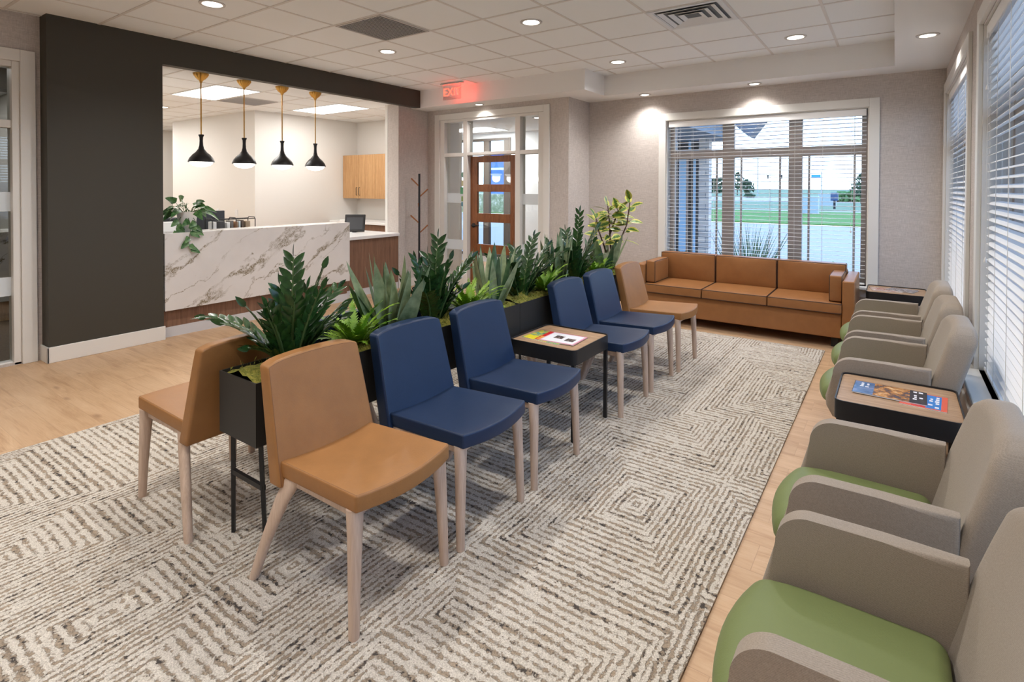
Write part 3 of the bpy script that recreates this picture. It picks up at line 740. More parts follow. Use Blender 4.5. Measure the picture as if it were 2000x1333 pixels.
for k, (x, lb) in enumerate([(-9.70, 'white wall outlet with a cable plugged in behind the desk'), (-9.09, 'blank white wall plate behind the desk, near the wall corner')]):
    t_ = thing('wall_outlet', lb, 'outlet', (x, 4.88, 1.06)); link('plate', boxes((-.04, .04, -.008, -.001, -.062, .062), bev=.003), M['whitetop'], t_)
    link('socket', boxes((-.016, .016, -.011, -.008, .008, .04), (-.016, .016, -.011, -.008, -.04, -.008), bev=.002), M['whitetop'], t_)
bm = B(); tube(bm, [(-9.70, 4.868, 1.03), (-9.72, 4.80, 1.05), (-9.85, 4.78, .98), (-9.86, 4.80, .80), (-9.8, 4.82, .5)], .01, 6); tag(link('power_cable', bm, M['black']), 'black cable looping out of the reception wall outlet', 'cable')
t_ = thing('wall_outlet', 'white wall outlet in the vestibule seen through the right sidelight', 'outlet', (-5.95, 8.80, .75)); link('plate', boxes((-.04, .04, -.008, -.001, -.062, .062), bev=.003), M['whitetop'], t_)

# monitor on desk (seen from the back)
mt = thing('desktop_monitor', 'dark grey monitor seen from behind on the reception desk', 'monitor', (-6.62, 3.16, .76), math.radians(0))
bm = B(); box(bm, -.02, .02, -.24, .24, .10, .46, bev=.006); link('screen_back', bm, M['screen'], mt)
link('stand', boxes((-.05, -.02, -.04, .04, .01, .25), bev=.004), M['screen'], mt); link('stand_base', boxes((-.10, .10, -.12, .12, 0, .012), bev=.004), M['screen'], mt)
bm = B()
for k in range(4): 
    for s_ in (0, 1):
        if (k, s_) in ((0, 0), (1, 0), (1, 1), (2, 0), (2, 1), (3, 1)): prism(bm, [(.085 + k * .016 - .01, .36 + s_ * .03), (.085 + k * .016, .36 + s_ * .03), (.085 + k * .016 - .012 + .022, .385 + s_ * .03), (.085 + k * .016 - .024 + .022, .385 + s_ * .03)], 'x', .0205, .022)
link('logo', bm, M['black'], mt)
# desk organizer with files
org = thing('file_organizer', 'black wire file organizer standing on the reception desk', 'organizer', (-6.33, 3.33, .76))
bm = B()
for y in (-.25, .02, .25):
    tube(bm, [(-.08, y, .0), (-.08, y, .365), (-.06, y, .385), (.06, y, .385), (.08, y, .365), (.08, y, 0)], .006, 6)
for x in (-.08, .08):
    for z in (.03, .37): tube(bm, [(x, -.25, z), (x, .25, z)], .005, 6)
link('wire_frame', bm, M['black'], org)
files = [(-.21, .035, (.72, .72, .72), 'white'), (-.13, .06, (.05, .05, .055), 'black'), (-.06, .04, (.75, .75, .75), 'white'), (-.015, .03, (.16, .15, .14), 'charcoal'), (.03, .03, (.50, .28, .15), 'orange-brown'), (.07, .025, (.55, .65, .70), 'pale blue'), (.11, .025, (.12, .08, .06), 'dark brown'), (.17, .06, (.33, .24, .16), 'wide brown')]
for y, w_, c_, nm in files:
    f_ = tag(link('file_folder', boxes((-.065, .065, -w_ / 2 + .003, w_ / 2 - .003, .0, .35 - random.random() * .03), bev=.002), plain('folder_' + nm.replace(' ', '_'), c_, .6)), nm + ' file in the wire organizer' + (' nearest the monitor' if y == -.21 else ' beside the charcoal file' if y == -.06 else ''), 'file', 'files in the desk organizer')
    f_.location = (-6.33, 3.33 + y, .766)
pt2 = thing('desk_printer', 'low white desktop printer with dark top behind the trailing plant', 'printer', (-6.75, 2.78, .76))
link('body', boxes((-.2, .2, -.16, .12, 0, .36), bev=.012), M['whitetop'], pt2); link('lid', boxes((-.2, .2, -.16, .12, .362, .40), bev=.01), M['screen'], pt2)
# tilted display on side counter
ds = thing('tilted_display', 'black tilted touch display on the low side counter', 'monitor', (-6.60, 5.32, .83), math.radians(40))
bm = B(); box(bm, -.15, .15, -.012, .012, 0, .27, bev=.006)
o = link('screen_back', bm, M['black'], ds); o.rotation_euler = (math.radians(-22), 0, 0); o.location = (0, 0, .012)
o = link('vent_panel', boxes((-.12, .12, -.016, -.0125, .03, .22), bev=.002), M['screen'], ds); o.rotation_euler = (math.radians(-22), 0, 0); o.location = (0, 0, .012)
o = link('stand', boxes((-.03, .03, .0, .14, .0, .012), (-.02, .02, .10, .12, .0, .16)), M['black'], ds)
tb = thing('storage_box', 'small teal and white box behind the tilted display', 'box', (-7.0, 5.52, .83)); link('body', boxes((-.10, .10, -.08, .08, 0, .17), bev=.003), M['whitetop'], tb); link('sleeve', boxes((.101, .104, -.07, .07, .03, .13)), plain('teal_print', (.03, .13, .17), .5), tb)

# pothos on desk
def add_leaf(bm, base, d, up_, L, W, droop=.25, fold=.18, n=6, shape='ovate', mi=0, lay=None):
    """a leaf blade as a strip of quads each side of a folded midrib"""
    d = Vector(d).normalized(); up_ = Vector(up_); side = d.cross(up_)
    if side.length < 1e-3: side = d.cross(Vector((1, 0, 0)))
    side.normalize(); nrm = side.cross(d).normalized()
    rows = []
    for i in range(n + 1):
        t = i / n
        if shape == 'ovate': w = math.sin(PI * t ** .75) ** .85 if 0 < t < 1 else 0
        elif shape == 'blade': w = min(1, .5 + 1.2 * t) * max(0, 1 - t ** 2.2) ** .9 * 1.12
        elif shape == 'heart': w = (1 - t) ** .62 * min(1, t * 5 + .25) * 1.15
        else: w = math.sin(PI * t)
        w = max(w, .0) * W / 2
        c = Vector(base) + d * (L * t) + nrm * (L * fold * .0) + Vector((0, 0, -1)) * (droop * L * t * t)
        lift = nrm * (w * fold)
        rows.append([bm.verts.new(c + side * w + lift), bm.verts.new(c), bm.verts.new(c - side * w + lift)])
        if lay:
            for v, q in zip(rows[-1], (1, 0, 1)): v[lay] = q
    for a, b in zip(rows, rows[1:]):
        for k in (0, 1):
            f = bm.faces.new([a[k], b[k], b[k + 1], a[k + 1]]); f.smooth = True; f.material_index = mi
def finish(name, bm, m, parent):
    me = bpy.data.meshes.new(name); bm.to_mesh(me); bm.free(); o = bpy.data.objects.new(name, me); C.objects.link(o)
    me.materials.append(m); o.parent = parent; return o
rnd = random.Random(3)
pp = thing('trailing_pothos', 'trailing variegated pothos in a white pot on the end of the reception desk', 'potted plant', (-5.995, 2.70, 1.04))
bm = B(); lathe(bm, [(.062, 0), (.068, .004), (.095, .195), (.097, .205), (.09, .205), (.085, .18)], n=28); link('pot', bm, M['pot'], pp, True, 40)
bm = B(); bs = B()
for k in range(26):
    a = rnd.uniform(0, 2 * PI); el = rnd.uniform(-.1, 1.2); r = rnd.uniform(.04, .13)
    d = Vector((math.cos(a) * math.cos(el), math.sin(a) * math.cos(el), math.sin(el)))
    p0 = Vector((math.cos(a) * .04, math.sin(a) * .05, .19)); p1 = p0 + d * r + Vector((0, 0, .02))
    tube(bs, [p0, (p0 + p1) / 2 + Vector((0, 0, .015)), p1], .0025, 5)
    add_leaf(bm, p1, (d + Vector((0, 0, -.35))), (rnd.uniform(.2, 1), rnd.uniform(-1, .1), .8), rnd.uniform(.10, .145), rnd.uniform(.07, .095), .35, .2, 6, 'heart')
for path in ([(.05, -.02, .17), (.11, -.03, .12), (.135, -.03, .0), (.13, -.05, -.10), (.14, -.03, -.16)], [(.03, -.06, .17), (.06, -.11, .12), (.08, -.14, .04), (.09, -.13, -.02)], [(.06, .02, .17), (.12, .03, .10), (.13, .01, .02)]):
    tube(bs, path, .003, 5)
    for i in range(1, len(path)):
        p = Vector(path[i]); s_ = -1 if i % 2 else 1
        add_leaf(bm, p, (.25, s_ * .8, -.35), (1, 0, .3), .095, .07, .25, .15, 6, 'heart')
        if i < len(path) - 1: add_leaf(bm, (p + Vector(path[i + 1])) / 2, (.35, -s_ * .7, -.5), (1, 0, .3), .08, .058, .25, .15, 6, 'heart')
finish('stems', bs, M['zz_stem'], pp); finish('leaves', bm, M['pothos'], pp)

# office behind glass: counter, monitor, pen cup
oc = thing('office_counter', 'white-topped wood counter with a veined slab end behind the left glass wall', 'counter', (-8.1, 1.3, 0))
link('counter_top', boxes((-.9, .1, -.9, .28, .85, .89), bev=.003), M['whitetop'], oc); link('counter_front', boxes((-.85, .04, -.9, .28, .1, .85)), M['oak_v'], oc)
link('slab_end', boxes((-.5, .14, .30, .62, .24, 1.0), bev=.003), M['quartz'], oc); link('plinth', boxes((-.8, .0, -.9, .60, .006, .1), (-.45, .06, .30, .60, .1, .24)), M['oak_v'], oc)
om = thing('office_monitor', 'black monitor seen side-on behind the left glass wall', 'monitor', (-8.4, 1.50, .89), .5)
link('screen_back', boxes((-.02, .02, -.16, .16, .06, .33), bev=.005), M['screen'], om); link('stand', boxes((-.04, .03, -.06, .06, 0, .1), bev=.004), M['screen'], om)
pc = thing('pen_cup', 'dark pen cup with pens on the office counter', 'pen cup', (-8.15, 1.40, .89)); bm = B(); lathe(bm, [(.04, 0), (.042, .10), (.037, .10), (.036, .01)], n=16); link('cup', bm, M['black'], pc, True, 40)
for k in range(5):
    bm = B(); tube(bm, [(.01 * (k - 2), .012 * ((k * 2) % 3 - 1), .012), (.016 * (k - 2), .02 * ((k * 2) % 3 - 1), .15 + .01 * (k % 3))], .004, 6); link('pen', bm, plain('pen_%d' % k, [(.3, .03, .03), (.05, .05, .05), (.3, .2, .15), (.04, .06, .3), (.1, .1, .1)][k], .4), pc)
window('reflected_window', 'x', -13.24, .5, 2.3, 1.0, 2.2, [(1.35, 1.45)], None, [], sill=False)  # added on the far wall in place of blinds reflected in the glass

# coat rack
ck = thing('coat_rack', 'slim black coat rack with brown wooden pegs against the linen wall', 'coat rack', (-5.83, 5.90, 0))
bm = B(); tube(bm, [(0, 0, 0.01), (0, 0, 1.71)], .016, 10); link('pole', bm, M['black'], ck, True, 40)
for k in range(3):
    a = 2 * PI * k / 3 + .5; bm = B(); tube(bm, [(0, 0, .06), (math.cos(a) * .14, math.sin(a) * .14, .012)], .010, 8); link('foot', bm, M['black'], ck)
pegm = plain('peg_wood', (.30, .11, .035), .5)
for z, s_, rr in [(1.52, -1, .14), (1.36, 1, .15), (1.15, -.25, .06), (.97, -1, .15), (.82, 1, .15)]:
    bm = B(); d = Vector((.6, .8, 0)) * s_ * rr * .85; tube(bm, [(0, 0, z), (d.x, d.y, z + .12)], [.009, .011], 8); link('peg', bm, pegm, ck)

# ------------------------------------------------------------------ rug
tag(link('area_rug', boxes((-4.05, -.52, -2.3, 5.78, .0005, .011)), M['rug']), 'large cream and brown patterned carpet under the chairs', 'rug')
tag(link('door_mat', boxes((-5.4, -4.2, 4.95, 5.9, .0005, .009)), M['mat']), 'dark mat on the floor before the entry door', 'mat')

# ------------------------------------------------------------------ side chair (tan / navy)
def side_chair(name, label, leather, stitch, group):
    t_ = thing(name, label, 'chair', (0, 0, 0), 0, group)
    # seat: front edge bows forward, top dished
    def fs(a, b, c, p):
        x = p.x + (.032 * (1 - b * b)) * max(0, a) ** 1.2
        y = p.y * (1 + .03 * a)
        z = p.z - .014 * (1 - b * b) * (1 if c > -.9 else .6) * (1 - .3 * a) - .010 * (1 - a) + (.004 * math.cos(b * PI / 2) if c > .5 else 0)
        return (x, y, z)
    bm = B(); rbox(bm, .040, 0, .452, .232, .222, .030, .009, (8, 10, 2), fs)
    link('seat', bm, leather, t_, True)
    def seam(bm, z, hx, hy, fn, cx, cz, closed=True, r=.0016, inset=.006):
        pts = []
        N = 12
        for k in range(N): pts.append((-1 + 2 * k / N, -1))
        for k in range(N): pts.append((1, -1 + 2 * k / N))
        for k in range(N): pts.append((1 - 2 * k / N, 1))
        for k in range(N + 1): pts.append((-1, 1 - 2 * k / N))
        out = []
        for a, b in pts:
            p = Vector((a * (hx - inset), b * (hy - inset), z)); q = fn(p.x / hx, p.y / hy, 1, p); out.append((cx + q[0], q[1], cz + q[2]))
        return out
    bm = B(); tube(bm, seam(bm, .0285, .232, .222, fs, .040, .452), .0016, 5); link('seat_stitching', bm, stitch, t_, True)
    # back
    def fb(a, b, c, p):
        lean = -.036 - .106 * (c * .5 + .5)
        wsc = 1.025 - .085 * (c * .5 + .5)
        x = p.x * (1 + .10 * (1 - c)) + lean - .008 * (1 - b * b) * (c * .5 + .5)
        z = p.z + .012 * (1 - b * b) * max(0, c) ** 2 - (.013 * ((abs(b) - .72) / .28) ** 2 * max(0, c) ** 3 if abs(b) > .72 else 0)
        return (x, p.y * wsc, z)
    bm = B(); rbox(bm, -.150, 0, .590, .031, .228, .220, .011, (2, 14, 10), fb)
    link('backrest', bm, leather, t_, True)
    # stitch line round the front face
    pts = []
    N = 14; hx, hy, hz = .031, .228, .220
    seq = [(-1, -1 + 2 * k / N) for k in range(N)] + [(-1 + 2 * k / N, 1) for k in range(N)] + [(1, 1 - 2 * k / N) for k in range(N + 1)]
    for b, c in seq:
        p = Vector((hx - .001, b * (hy - .007), c * (hz - .007))); q = fb(1, p.y / hy, p.z / hz, p); pts.append((-.150 + q[0], q[1], .590 + q[2]))
    bm = B(); tube(bm, pts, .0015, 5); link('back_stitching', bm, stitch, t_, True)
    for s_ in (-1, 1):
        bm = B()   # front leg: round on the outside, widening inward at the top
        loft(bm, [((.236, s_ * .203, .425), (.022, 0, 0), (0, .032, 0)), ((.242, s_ * .208, .33), (.021, 0, 0), (0, .026, 0)), ((.248, s_ * .216, .15), (.019, 0, 0), (0, .020, 0)), ((.252, s_ * .220, 0.0), (.017, 0, 0), (0, .017, 0))], 14, 2.4)
        link('leg', bm, M['beech'], t_, True, 50)
        bm = B()
        loft(bm, [((-.115, s_ * .195, .415), (.045, 0, 0), (0, .016, 0)), ((-.165, s_ * .215, .32), (.034, 0, 0), (0, .017, 0)), ((-.235, s_ * .238, .15), (.024, 0, 0), (0, .017, 0)), ((-.288, s_ * .255, 0.0), (.018, 0, 0), (0, .016, 0))], 14, 2.8)
        link('leg', bm, M['beech'], t_, True, 50)
        bm = B(); box(bm, -.12, .22, s_ * .195 - .012, s_ * .195 + .012, .385, .424, bev=.004); link('side_rail', bm, M['beech'], t_)
    bm = B(); box(bm, .20, .235, -.19, .19, .385, .424, bev=.004); link('front_rail', bm, M['beech'], t_)
    return t_
CX = -1.700; ZR = .0115
tan = side_chair('side_chair', 'tan leather armless chair nearest the camera end of the planter, facing the rug', M['tan'], M['tan_dark'], 'armless chairs along the planter')
tan.location = (CX, 1.385, ZR)
nav = side_chair('side_chair', 'navy leather armless chair directly beside the near tan chair', M['navy'], M['navy_dark'], 'armless chairs along the planter')
nav.location = (CX, 1.925, ZR)
dup(nav, (CX, 2.485, ZR), 0, 'navy leather armless chair touching the near side of the magazine table')
dup(nav, (CX, 3.525, ZR), 0, 'navy leather armless chair just beyond the magazine table')
dup(nav, (CX, 4.065, ZR), 0, 'navy leather armless chair beside the far tan chair')
dup(tan, (CX + .02, 4.62, ZR), 0, 'tan leather armless chair at the far end of the row, close to the sofa')
CL = -2.70
dup(tan, (CL, 1.34, ZR), PI, 'tan leather armless chair seen from behind, backed against the end of the planter')
for y, src, lb in [(1.885, nav, 'navy armless chair behind the planter, next to the rear-facing tan chair'), (2.43, nav, 'navy armless chair behind the planter, third from its near end'), (3.50, nav, 'navy armless chair behind the planter, opposite the one beyond the table'), (4.05, nav, 'navy armless chair behind the planter, near its far end')]:
    dup(src, (CL, y, ZR), PI, lb)

# ------------------------------------------------------------------ side tables
def side_table(label):
    t_ = thing('side_table', label, 'side table', (0, 0, 0), 0, 'oak-topped side tables'); h = .235; c = .03
    def rsq(a, r):
        pts = []
        for cx, cy, a0 in ((a - r, a - r, 0), (-a + r, a - r, 90), (-a + r, -a + r, 180), (a - r, -a + r, 270)):
            for k in range(5): an = math.radians(a0 + k * 22.5); pts.append((cx + r * math.cos(an), cy + r * math.sin(an)))
        return pts
    bm = B(); prism(bm, rsq(h - .006, c), 'z', .50, .535, .001, 1); link('table_top', bm, M['oak_top'], t_)
    bm = B(); A = rsq(h, c + .004); Bq = rsq(h - .006, c); n = len(A)
    rings = [[bm.verts.new((*p, z)) for p in P_] for P_, z in ((A, .455), (A, .543), (Bq, .543), (Bq, .455))]
    for i in range(4):
        r0, r1 = rings[i], rings[(i + 1) % 4]
        for k in range(n): bm.faces.new([r0[k], r0[(k + 1) % n], r1[(k + 1) % n], r1[k]])
    link('apron', bm, M['black'], t_, True, 35)
    for sx_ in (-1, 1):
        for sy_ in (-1, 1): link('leg', boxes((sx_ * (h - .02) - .011, sx_ * (h - .02) + .011, sy_ * (h - .02) - .011, sy_ * (h - .02) + .011, 0, .47), bev=.002), M['black'], t_)
    return t_
st1 = side_table('oak-topped black side table between the navy chairs, with magazines'); st1.location = (-1.745, 3.03, ZR)
st2 = dup(st1, (.015, 3.105, .001), 0, 'oak-topped black side table between the grey armchairs, with a blue magazine')
st3 = dup(st1, (.015, 6.33, .001), 0, 'oak-topped black side table in the corner beside the sofa')

# magazines
def magazine(label, loc, rz, w_, h_, th, patches, base, group):
    t_ = thing('magazine', label, 'magazine', loc, rz, group)
    link('pages', boxes((-w_ / 2, w_ / 2 - .001, -h_ / 2 + .001, h_ / 2 - .001, 0, th - .0004)), M['whitetop'], t_)
    link('cover', boxes((-w_ / 2, w_ / 2, -h_ / 2, h_ / 2, th - .0004, th)), base, t_)
    if patches:
        bm = B(); ms = []
        for k, (x0, x1, y0, y1, m) in enumerate(patches):
            if m not in ms: ms.append(m)
            box(bm, x0 * w_ / 2, x1 * w_ / 2, y0 * h_ / 2, y1 * h_ / 2, th, th + .00025 + k * .00002, mi=ms.index(m))
        link('cover_print', bm, ms, t_)
    return t_
def m_photo(name, cols, scale):
    t = NT(name); o = t.obj(); f = t.noise(o, scale, 4, .65, .4)
    n = len(cols); t.set('Base Color', t.ramp(f, [(.3 + .4 * i / (n - 1), c) for i, c in enumerate(cols)])); t.set('Roughness', .22); return t.m
mg = lambda n, c: plain(n, c, .25)
mw, mr, mbk, mo, mbl, mpk = mg('print_white', (.80, .80, .82)), mg('print_red', (.55, .03, .03)), mg('print_black', (.02, .02, .03)), mg('print_orange', (.75, .30, .06)), mg('print_blue', (.03, .20, .55)), mg('print_pink', (.72, .42, .50))
ph_city = m_photo('cover_lion_statue', [(.02, .05, .12), (.12, .05, .03), (.55, .24, .06), (.75, .55, .32)], 26)
ph_sky = m_photo('cover_dusk_sky', [(.03, .08, .20), (.08, .16, .32), (.25, .25, .42)], 18)
ph_green = m_photo('cover_garden', [(.03, .18, .12), (.10, .30, .20), (.65, .55, .05), (.02, .05, .08)], 22)
ph_plate = m_photo('cover_plate', [(.03, .015, .01), (.10, .06, .04), (.55, .50, .48)], 40)
def strokes(x0, x1, y0, y1, nx, ny, m, r):
    out = []
    for i in range(nx):
        for j in range(ny):
            if r.random() < .75:
                a = x0 + (x1 - x0) * (i + .12) / nx; b = a + (x1 - x0) / nx * .7; c = y0 + (y1 - y0) * (j + .15) / ny; d = c + (y1 - y0) / ny * r.uniform(.4, .7)
                out.append((a, b, c, d, m))
    return out
RM = random.Random(5)
ZT = ZR + .5352
magazine('green and yellow magazine lying under the other on the table between the navy chairs', (-1.80, 2.985, ZT), math.radians(84), .21, .28, .003, [(-1, -.3, .2, .9, mg('print_yellow', (.75, .62, .03))), (.2, .8, -.5, .4, mbl)], ph_green, 'magazines on the table between the navy chairs')
magazine('red-bordered white magazine on top on the table between the navy chairs', (-1.72, 3.00, ZT + .0035), math.radians(93), .215, .27, .003, [(-.965, .965, -.975, .76, mpk), (-.86, .86, -.90, .70, mw), (-.45, .15, -.75, -.3, ph_plate), (-.2, .4, -.1, .35, ph_plate), (-.9, -.2, .76, .94, mo)], mr, 'magazines on the table between the navy chairs')
ZT2 = .001 + .5352
magazine('blue and red travel magazine partly covered on the table between the grey armchairs', (.115, 3.105, ZT2), math.radians(86), .21, .17, .003, [(-.9, .9, -.75, -.1, mbl), (.0, .9, -.1, .5, mw), (-.9, .1, -.1, .5, mr)] + strokes(-.8, .8, -.70, -.15, 6, 2, mw, RM), mg('print_coral', (.72, .12, .07)), 'magazines on the table between the grey armchairs')
magazine('dark magazine with an orange photo cover on the table between the grey armchairs', (-.015, 3.125, ZT2 + .0035), math.radians(88), .185, .285, .004, [(-.98, .98, .42, .98, ph_sky), (-.98, .98, -.55, .42, ph_city), (-.98, .98, -.98, -.55, mbk)] + strokes(-.5, .9, -.92, -.6, 5, 2, mw, RM) + strokes(.1, .8, .55, .85, 4, 2, mw, RM), mbk, 'magazines on the table between the grey armchairs')
ZT3 = .001 + .5352
magazine('brown patterned magazine left on the corner table', (-.07, 6.34, ZT3), math.radians(100), .20, .24, .003, [], m_photo('cover_mixed', [(.10, .04, .03), (.45, .12, .06), (.6, .5, .42), (.05, .05, .05)], 30), 'magazines on the corner table')
magazine('dark and white magazine overlapping on the corner table', (.06, 6.38, ZT3 + .0035), math.radians(75), .20, .22, .003, [], m_photo('cover_mixed_grey', [(.05, .04, .05), (.20, .16, .15), (.7, .65, .65)], 34), 'magazines on the corner table')

# ------------------------------------------------------------------ armchair
def armchair(label):
    t_ = thing('armchair', label, 'armchair', (0, 0, 0), 0, 'grey fabric armchairs with green seats'); HY = .285
    # arms
    for s_ in (-1, 1):
        r = .085; pts = [(-.155, .275), (.265, .275), (.295, .33), (.300, .38)]
        # slanted front edge up to the rounded top corner
        p0 = Vector((.300, .38)); p1 = Vector((.268, .500))
        c = Vector((.178, .512))
        pts += [(p1.x, p1.y)]
        for k in range(1, 15):
            an = math.radians(-8 + k * (98 / 14)); pts.append((c.x + .088 * math.cos(an), c.y + .088 * math.sin(an)))
        pts += [(.02, .603), (-.155, .606)]
        y0, y1 = (HY - .052, HY) if s_ > 0 else (-HY, -HY + .052)
        bm = B(); prism(bm, pts, 'y', y0, y1, .016, 4); link('armrest', bm, M['weave'], t_, True, 60)
    # back
    def fb(a, b, c, p):
        q = max(0, c * .5 + .5)
        x = p.x * (1 + .12 * (1 - q)) - .135 * q ** 1.05
        y = p.y; z = p.z
        if q > .55:   # round shoulders
            k = (q - .55) / .45; y = p.y * (1 - .10 * k ** 2.2)
            if abs(b) > .6: z -= .055 * ((abs(b) - .6) / .4) ** 2 * k
        x += .018 * b * b * (1 if a > 0 else 0) * 1 + .012 * (1 - b * b) * (-1 if a > 0 else 0)
        return (x, y, z)
    bm = B(); rbox(bm, -.155, 0, .545, .052, HY - .002, .272, .036, (2, 12, 10), fb); link('backrest', bm, M['weave'], t_, True)
    # seat shell and cushion
    bm = B(); rbox(bm, .055, 0, .300, .215, .222, .035, .02, (4, 6, 1)); link('seat_shell', bm, M['weave'], t_, True)
    def fc(a, b, c, p):
        x = p.x + .048 * max(0, a) ** 2 * (1 - .8 * b * b)
        z = p.z + (.016 * (1 - b * b) * (1 - .5 * a * a) if c > 0 else 0) - .022 * max(0, a) ** 4
        return (x, p.y, z)
    bm = B(); rbox(bm, .093, 0, .382, .210, .2255, .047, .040, (8, 8, 2), fc); link('seat_cushion', bm, M['green'], t_, True)
    for sx_, dx in ((.21, .02), (-.17, -.03)):
        for s_ in (-1, 1):
            bm = B(); loft(bm, [((sx_, s_ * .235, .285), (.022, 0, 0), (0, .02, 0)), ((sx_ + dx, s_ * .245, .0), (.014, 0, 0), (0, .014, 0))], 12, 2.4); link('leg', bm, M['beech'], t_, True, 50)
    return t_
ac = armchair('grey armchair with green seat nearest the camera, cut by the photo edge'); ac.location = (0, 1.435, .001); ac.rotation_euler = (0, 0, PI)
for y, lb in [(2.185, 'grey armchair with green seat on the near side of the magazine table'), (3.665, 'grey armchair just beyond the table with the blue magazine'), (4.36, 'grey armchair in the middle of the far three by the side window'), (5.06, 'farthest grey armchair, next to the corner table')]:
    dup(ac, (0, y, .001), PI, lb)

# ------------------------------------------------------------------ sofa
sf = thing('sofa', 'long tan leather three-seat sofa under the back window', 'sofa', (-1.36, 5.92, 0))
S = 1.06
bm = B(); rbox(bm, 0, .395, .215, .96, .375, .115, .012, (2, 2, 1)); link('sofa_base', bm, M['tan_sofa'], sf, True)
bm = B(); rbox(bm, 0, .745, .40, .962, .055, .27, .02, (2, 1, 2)); link('sofa_back', bm, M['tan_sofa'], sf, True)
for s_ in (-1, 1):
    bm = B(); rbox(bm, s_ * 1.013, .40, .372, .051, .40, .272, .014, (1, 2, 2)); link('armrest', bm, M['tan_sofa'], sf, True)
def cushion(bm, cx, cy, cz, hx, hy, hz, r, puff, ax):
    def f(a, b, c, p):
        if ax == 'z': return (p.x, p.y, p.z + puff * (1 - a * a) * (1 - b * b) * c)
        if ax == 'y': return (p.x, p.y + puff * (1 - a * a) * (1 - c * c) * b, p.z)
        return (p.x + puff * (1 - b * b) * (1 - c * c) * a, p.y, p.z)
    rbox(bm, cx, cy, cz, hx, hy, hz, r, (8, 8, 2) if ax == 'z' else (8, 2, 8) if ax == 'y' else (2, 6, 6), f)
def rect_loop(cx, cy, cz, a, b, plane, inset=0):
    pts = []
    N = 6
    for (u0, v0, u1, v1) in ((-1, -1, 1, -1), (1, -1, 1, 1), (1, 1, -1, 1), (-1, 1, -1, -1)):
        for k in range(N): pts.append((u0 + (u1 - u0) * k / N, v0 + (v1 - v0) * k / N))
    pts.append(pts[0]); out = []
    for u, v in pts:
        u *= a; v *= b
        out.append({'z': (cx + u, cy + v, cz), 'y': (cx + u, cy, cz + v), 'x': (cx, cy + u, cz + v)}[plane])
    return out
for k in (-1, 0, 1):
    cx = k * .642
    bm = B(); cushion(bm, cx, .275, .381, .318, .290, .048, .014, .014, 'z'); o = link('seat_cushion', bm, M['tan_sofa'], sf, True)
    bm = B(); tube(bm, rect_loop(cx, .275, .425, .3142, .2862, 'z'), .0042, 6); tube(bm, rect_loop(cx, .275, .337, .3142, .2862, 'z'), .0042, 6); link('piping', bm, M['sofa_dark'], o, True)
    bm = B(); cushion(bm, cx, .615, .580, .318, .072, .158, .016, .020, 'y'); o = link('back_cushion', bm, M['tan_sofa'], sf, True)
    bm = B(); tube(bm, rect_loop(cx, .5475, .580, .3135, .1535, 'y'), .0042, 6); tube(bm, rect_loop(cx, .6825, .580, .3135, .1535, 'y'), .0042, 6); link('piping', bm, M['sofa_dark'], o, True)
for s_ in (-1, 1):
    bm = B(); cushion(bm, s_ * .905, .27, .560, .054, .22, .122, .014, .010, 'x'); o = link('arm_bolster', bm, M['tan_sofa'], sf, True)
    bm = B(); tube(bm, rect_loop(s_ * .905 - .050, .27, .56, .216, .118, 'x'), .0036, 6); tube(bm, rect_loop(s_ * .905 + .050, .27, .56, .216, .118, 'x'), .0036, 6); link('piping', bm, M['sofa_dark'], o, True)
for sx_ in (-1, 1):
    for y in (.12, .70): link('foot', boxes((sx_ * .90 - .03, sx_ * .90 + .03, y - .03, y + .03, 0, .1), bev=.003), M['dark'], sf)

# ------------------------------------------------------------------ planters and plants
PX = -2.20; PW = .14; PZ0, PZ1 = .465, .722
def planter(label, y0, y1, px=PX):
    L = (y1 - y0) / 2; t_ = thing('trough_planter', label, 'planter', (px, (y0 + y1) / 2, ZR), 0, 'black trough planters between the chair rows')
    z0, z1 = PZ0 - ZR, PZ1 - ZR
    link('trough', boxes((-PW, PW, -L, L, z0, z0 + .01), (-PW, -PW + .006, -L, L, z0 + .01, z1), (PW - .006, PW, -L, L, z0 + .01, z1), (-PW + .006, PW - .006, -L, -L + .006, z0 + .01, z1), (-PW + .006, PW - .006, L - .006, L, z0 + .01, z1)), M['planter'], t_)
    for sy_ in (-1, 1):
        for sx_ in (-1, 1):
            bm = B(); loft(bm, [((sx_ * (PW - .035), sy_ * (L - .04), z0), (.011, 0, 0), (0, .011, 0)), ((sx_ * (PW - .015), sy_ * (L - .05), 0), (.010, 0, 0), (0, .010, 0))], 4, 2); link('leg', bm, M['black'], t_)
        link('crossbar', boxes((-PW + .02, PW - .02, sy_ * (L - .045) - .008, sy_ * (L - .045) + .008, .26, .28)), M['black'], t_)
    bm = B(); nx, ny = 8, int(L * 2 / .03); vs = {}
    r = random.Random(int(y0 * 100))
    for i in range(nx + 1):
        for j in range(ny + 1):
            x = -PW + .006 + (2 * PW - .012) * i / nx; y = -L + .006 + (2 * L - .012) * j / ny
            edge = min(i, nx - i) / (nx / 2)
            vs[i, j] = bm.verts.new((x, y, z1 - .026 + .045 * edge ** .5 + r.uniform(-.008, .010)))
    for i in range(nx):
        for j in range(ny): bm.faces.new([vs[i, j], vs[i + 1, j], vs[i + 1, j + 1], vs[i, j + 1]]).smooth = True
    for k in range(int(L * 900)):   # tufts
        x = r.uniform(-PW + .02, PW - .02); y = r.uniform(-L + .02, L - .02); z = z1 + .005
        add_leaf(bm, (x, y, z), (r.uniform(-1, 1), r.uniform(-1, 1), 1.2), (0, 1, .1), r.uniform(.015, .035), .006, .2, .1, 2)
    o = link('moss', bm, M['moss'], t_); return t_
planter('black metal trough planter with moss at the camera end, between the tan chairs', 1.18, 3.035)
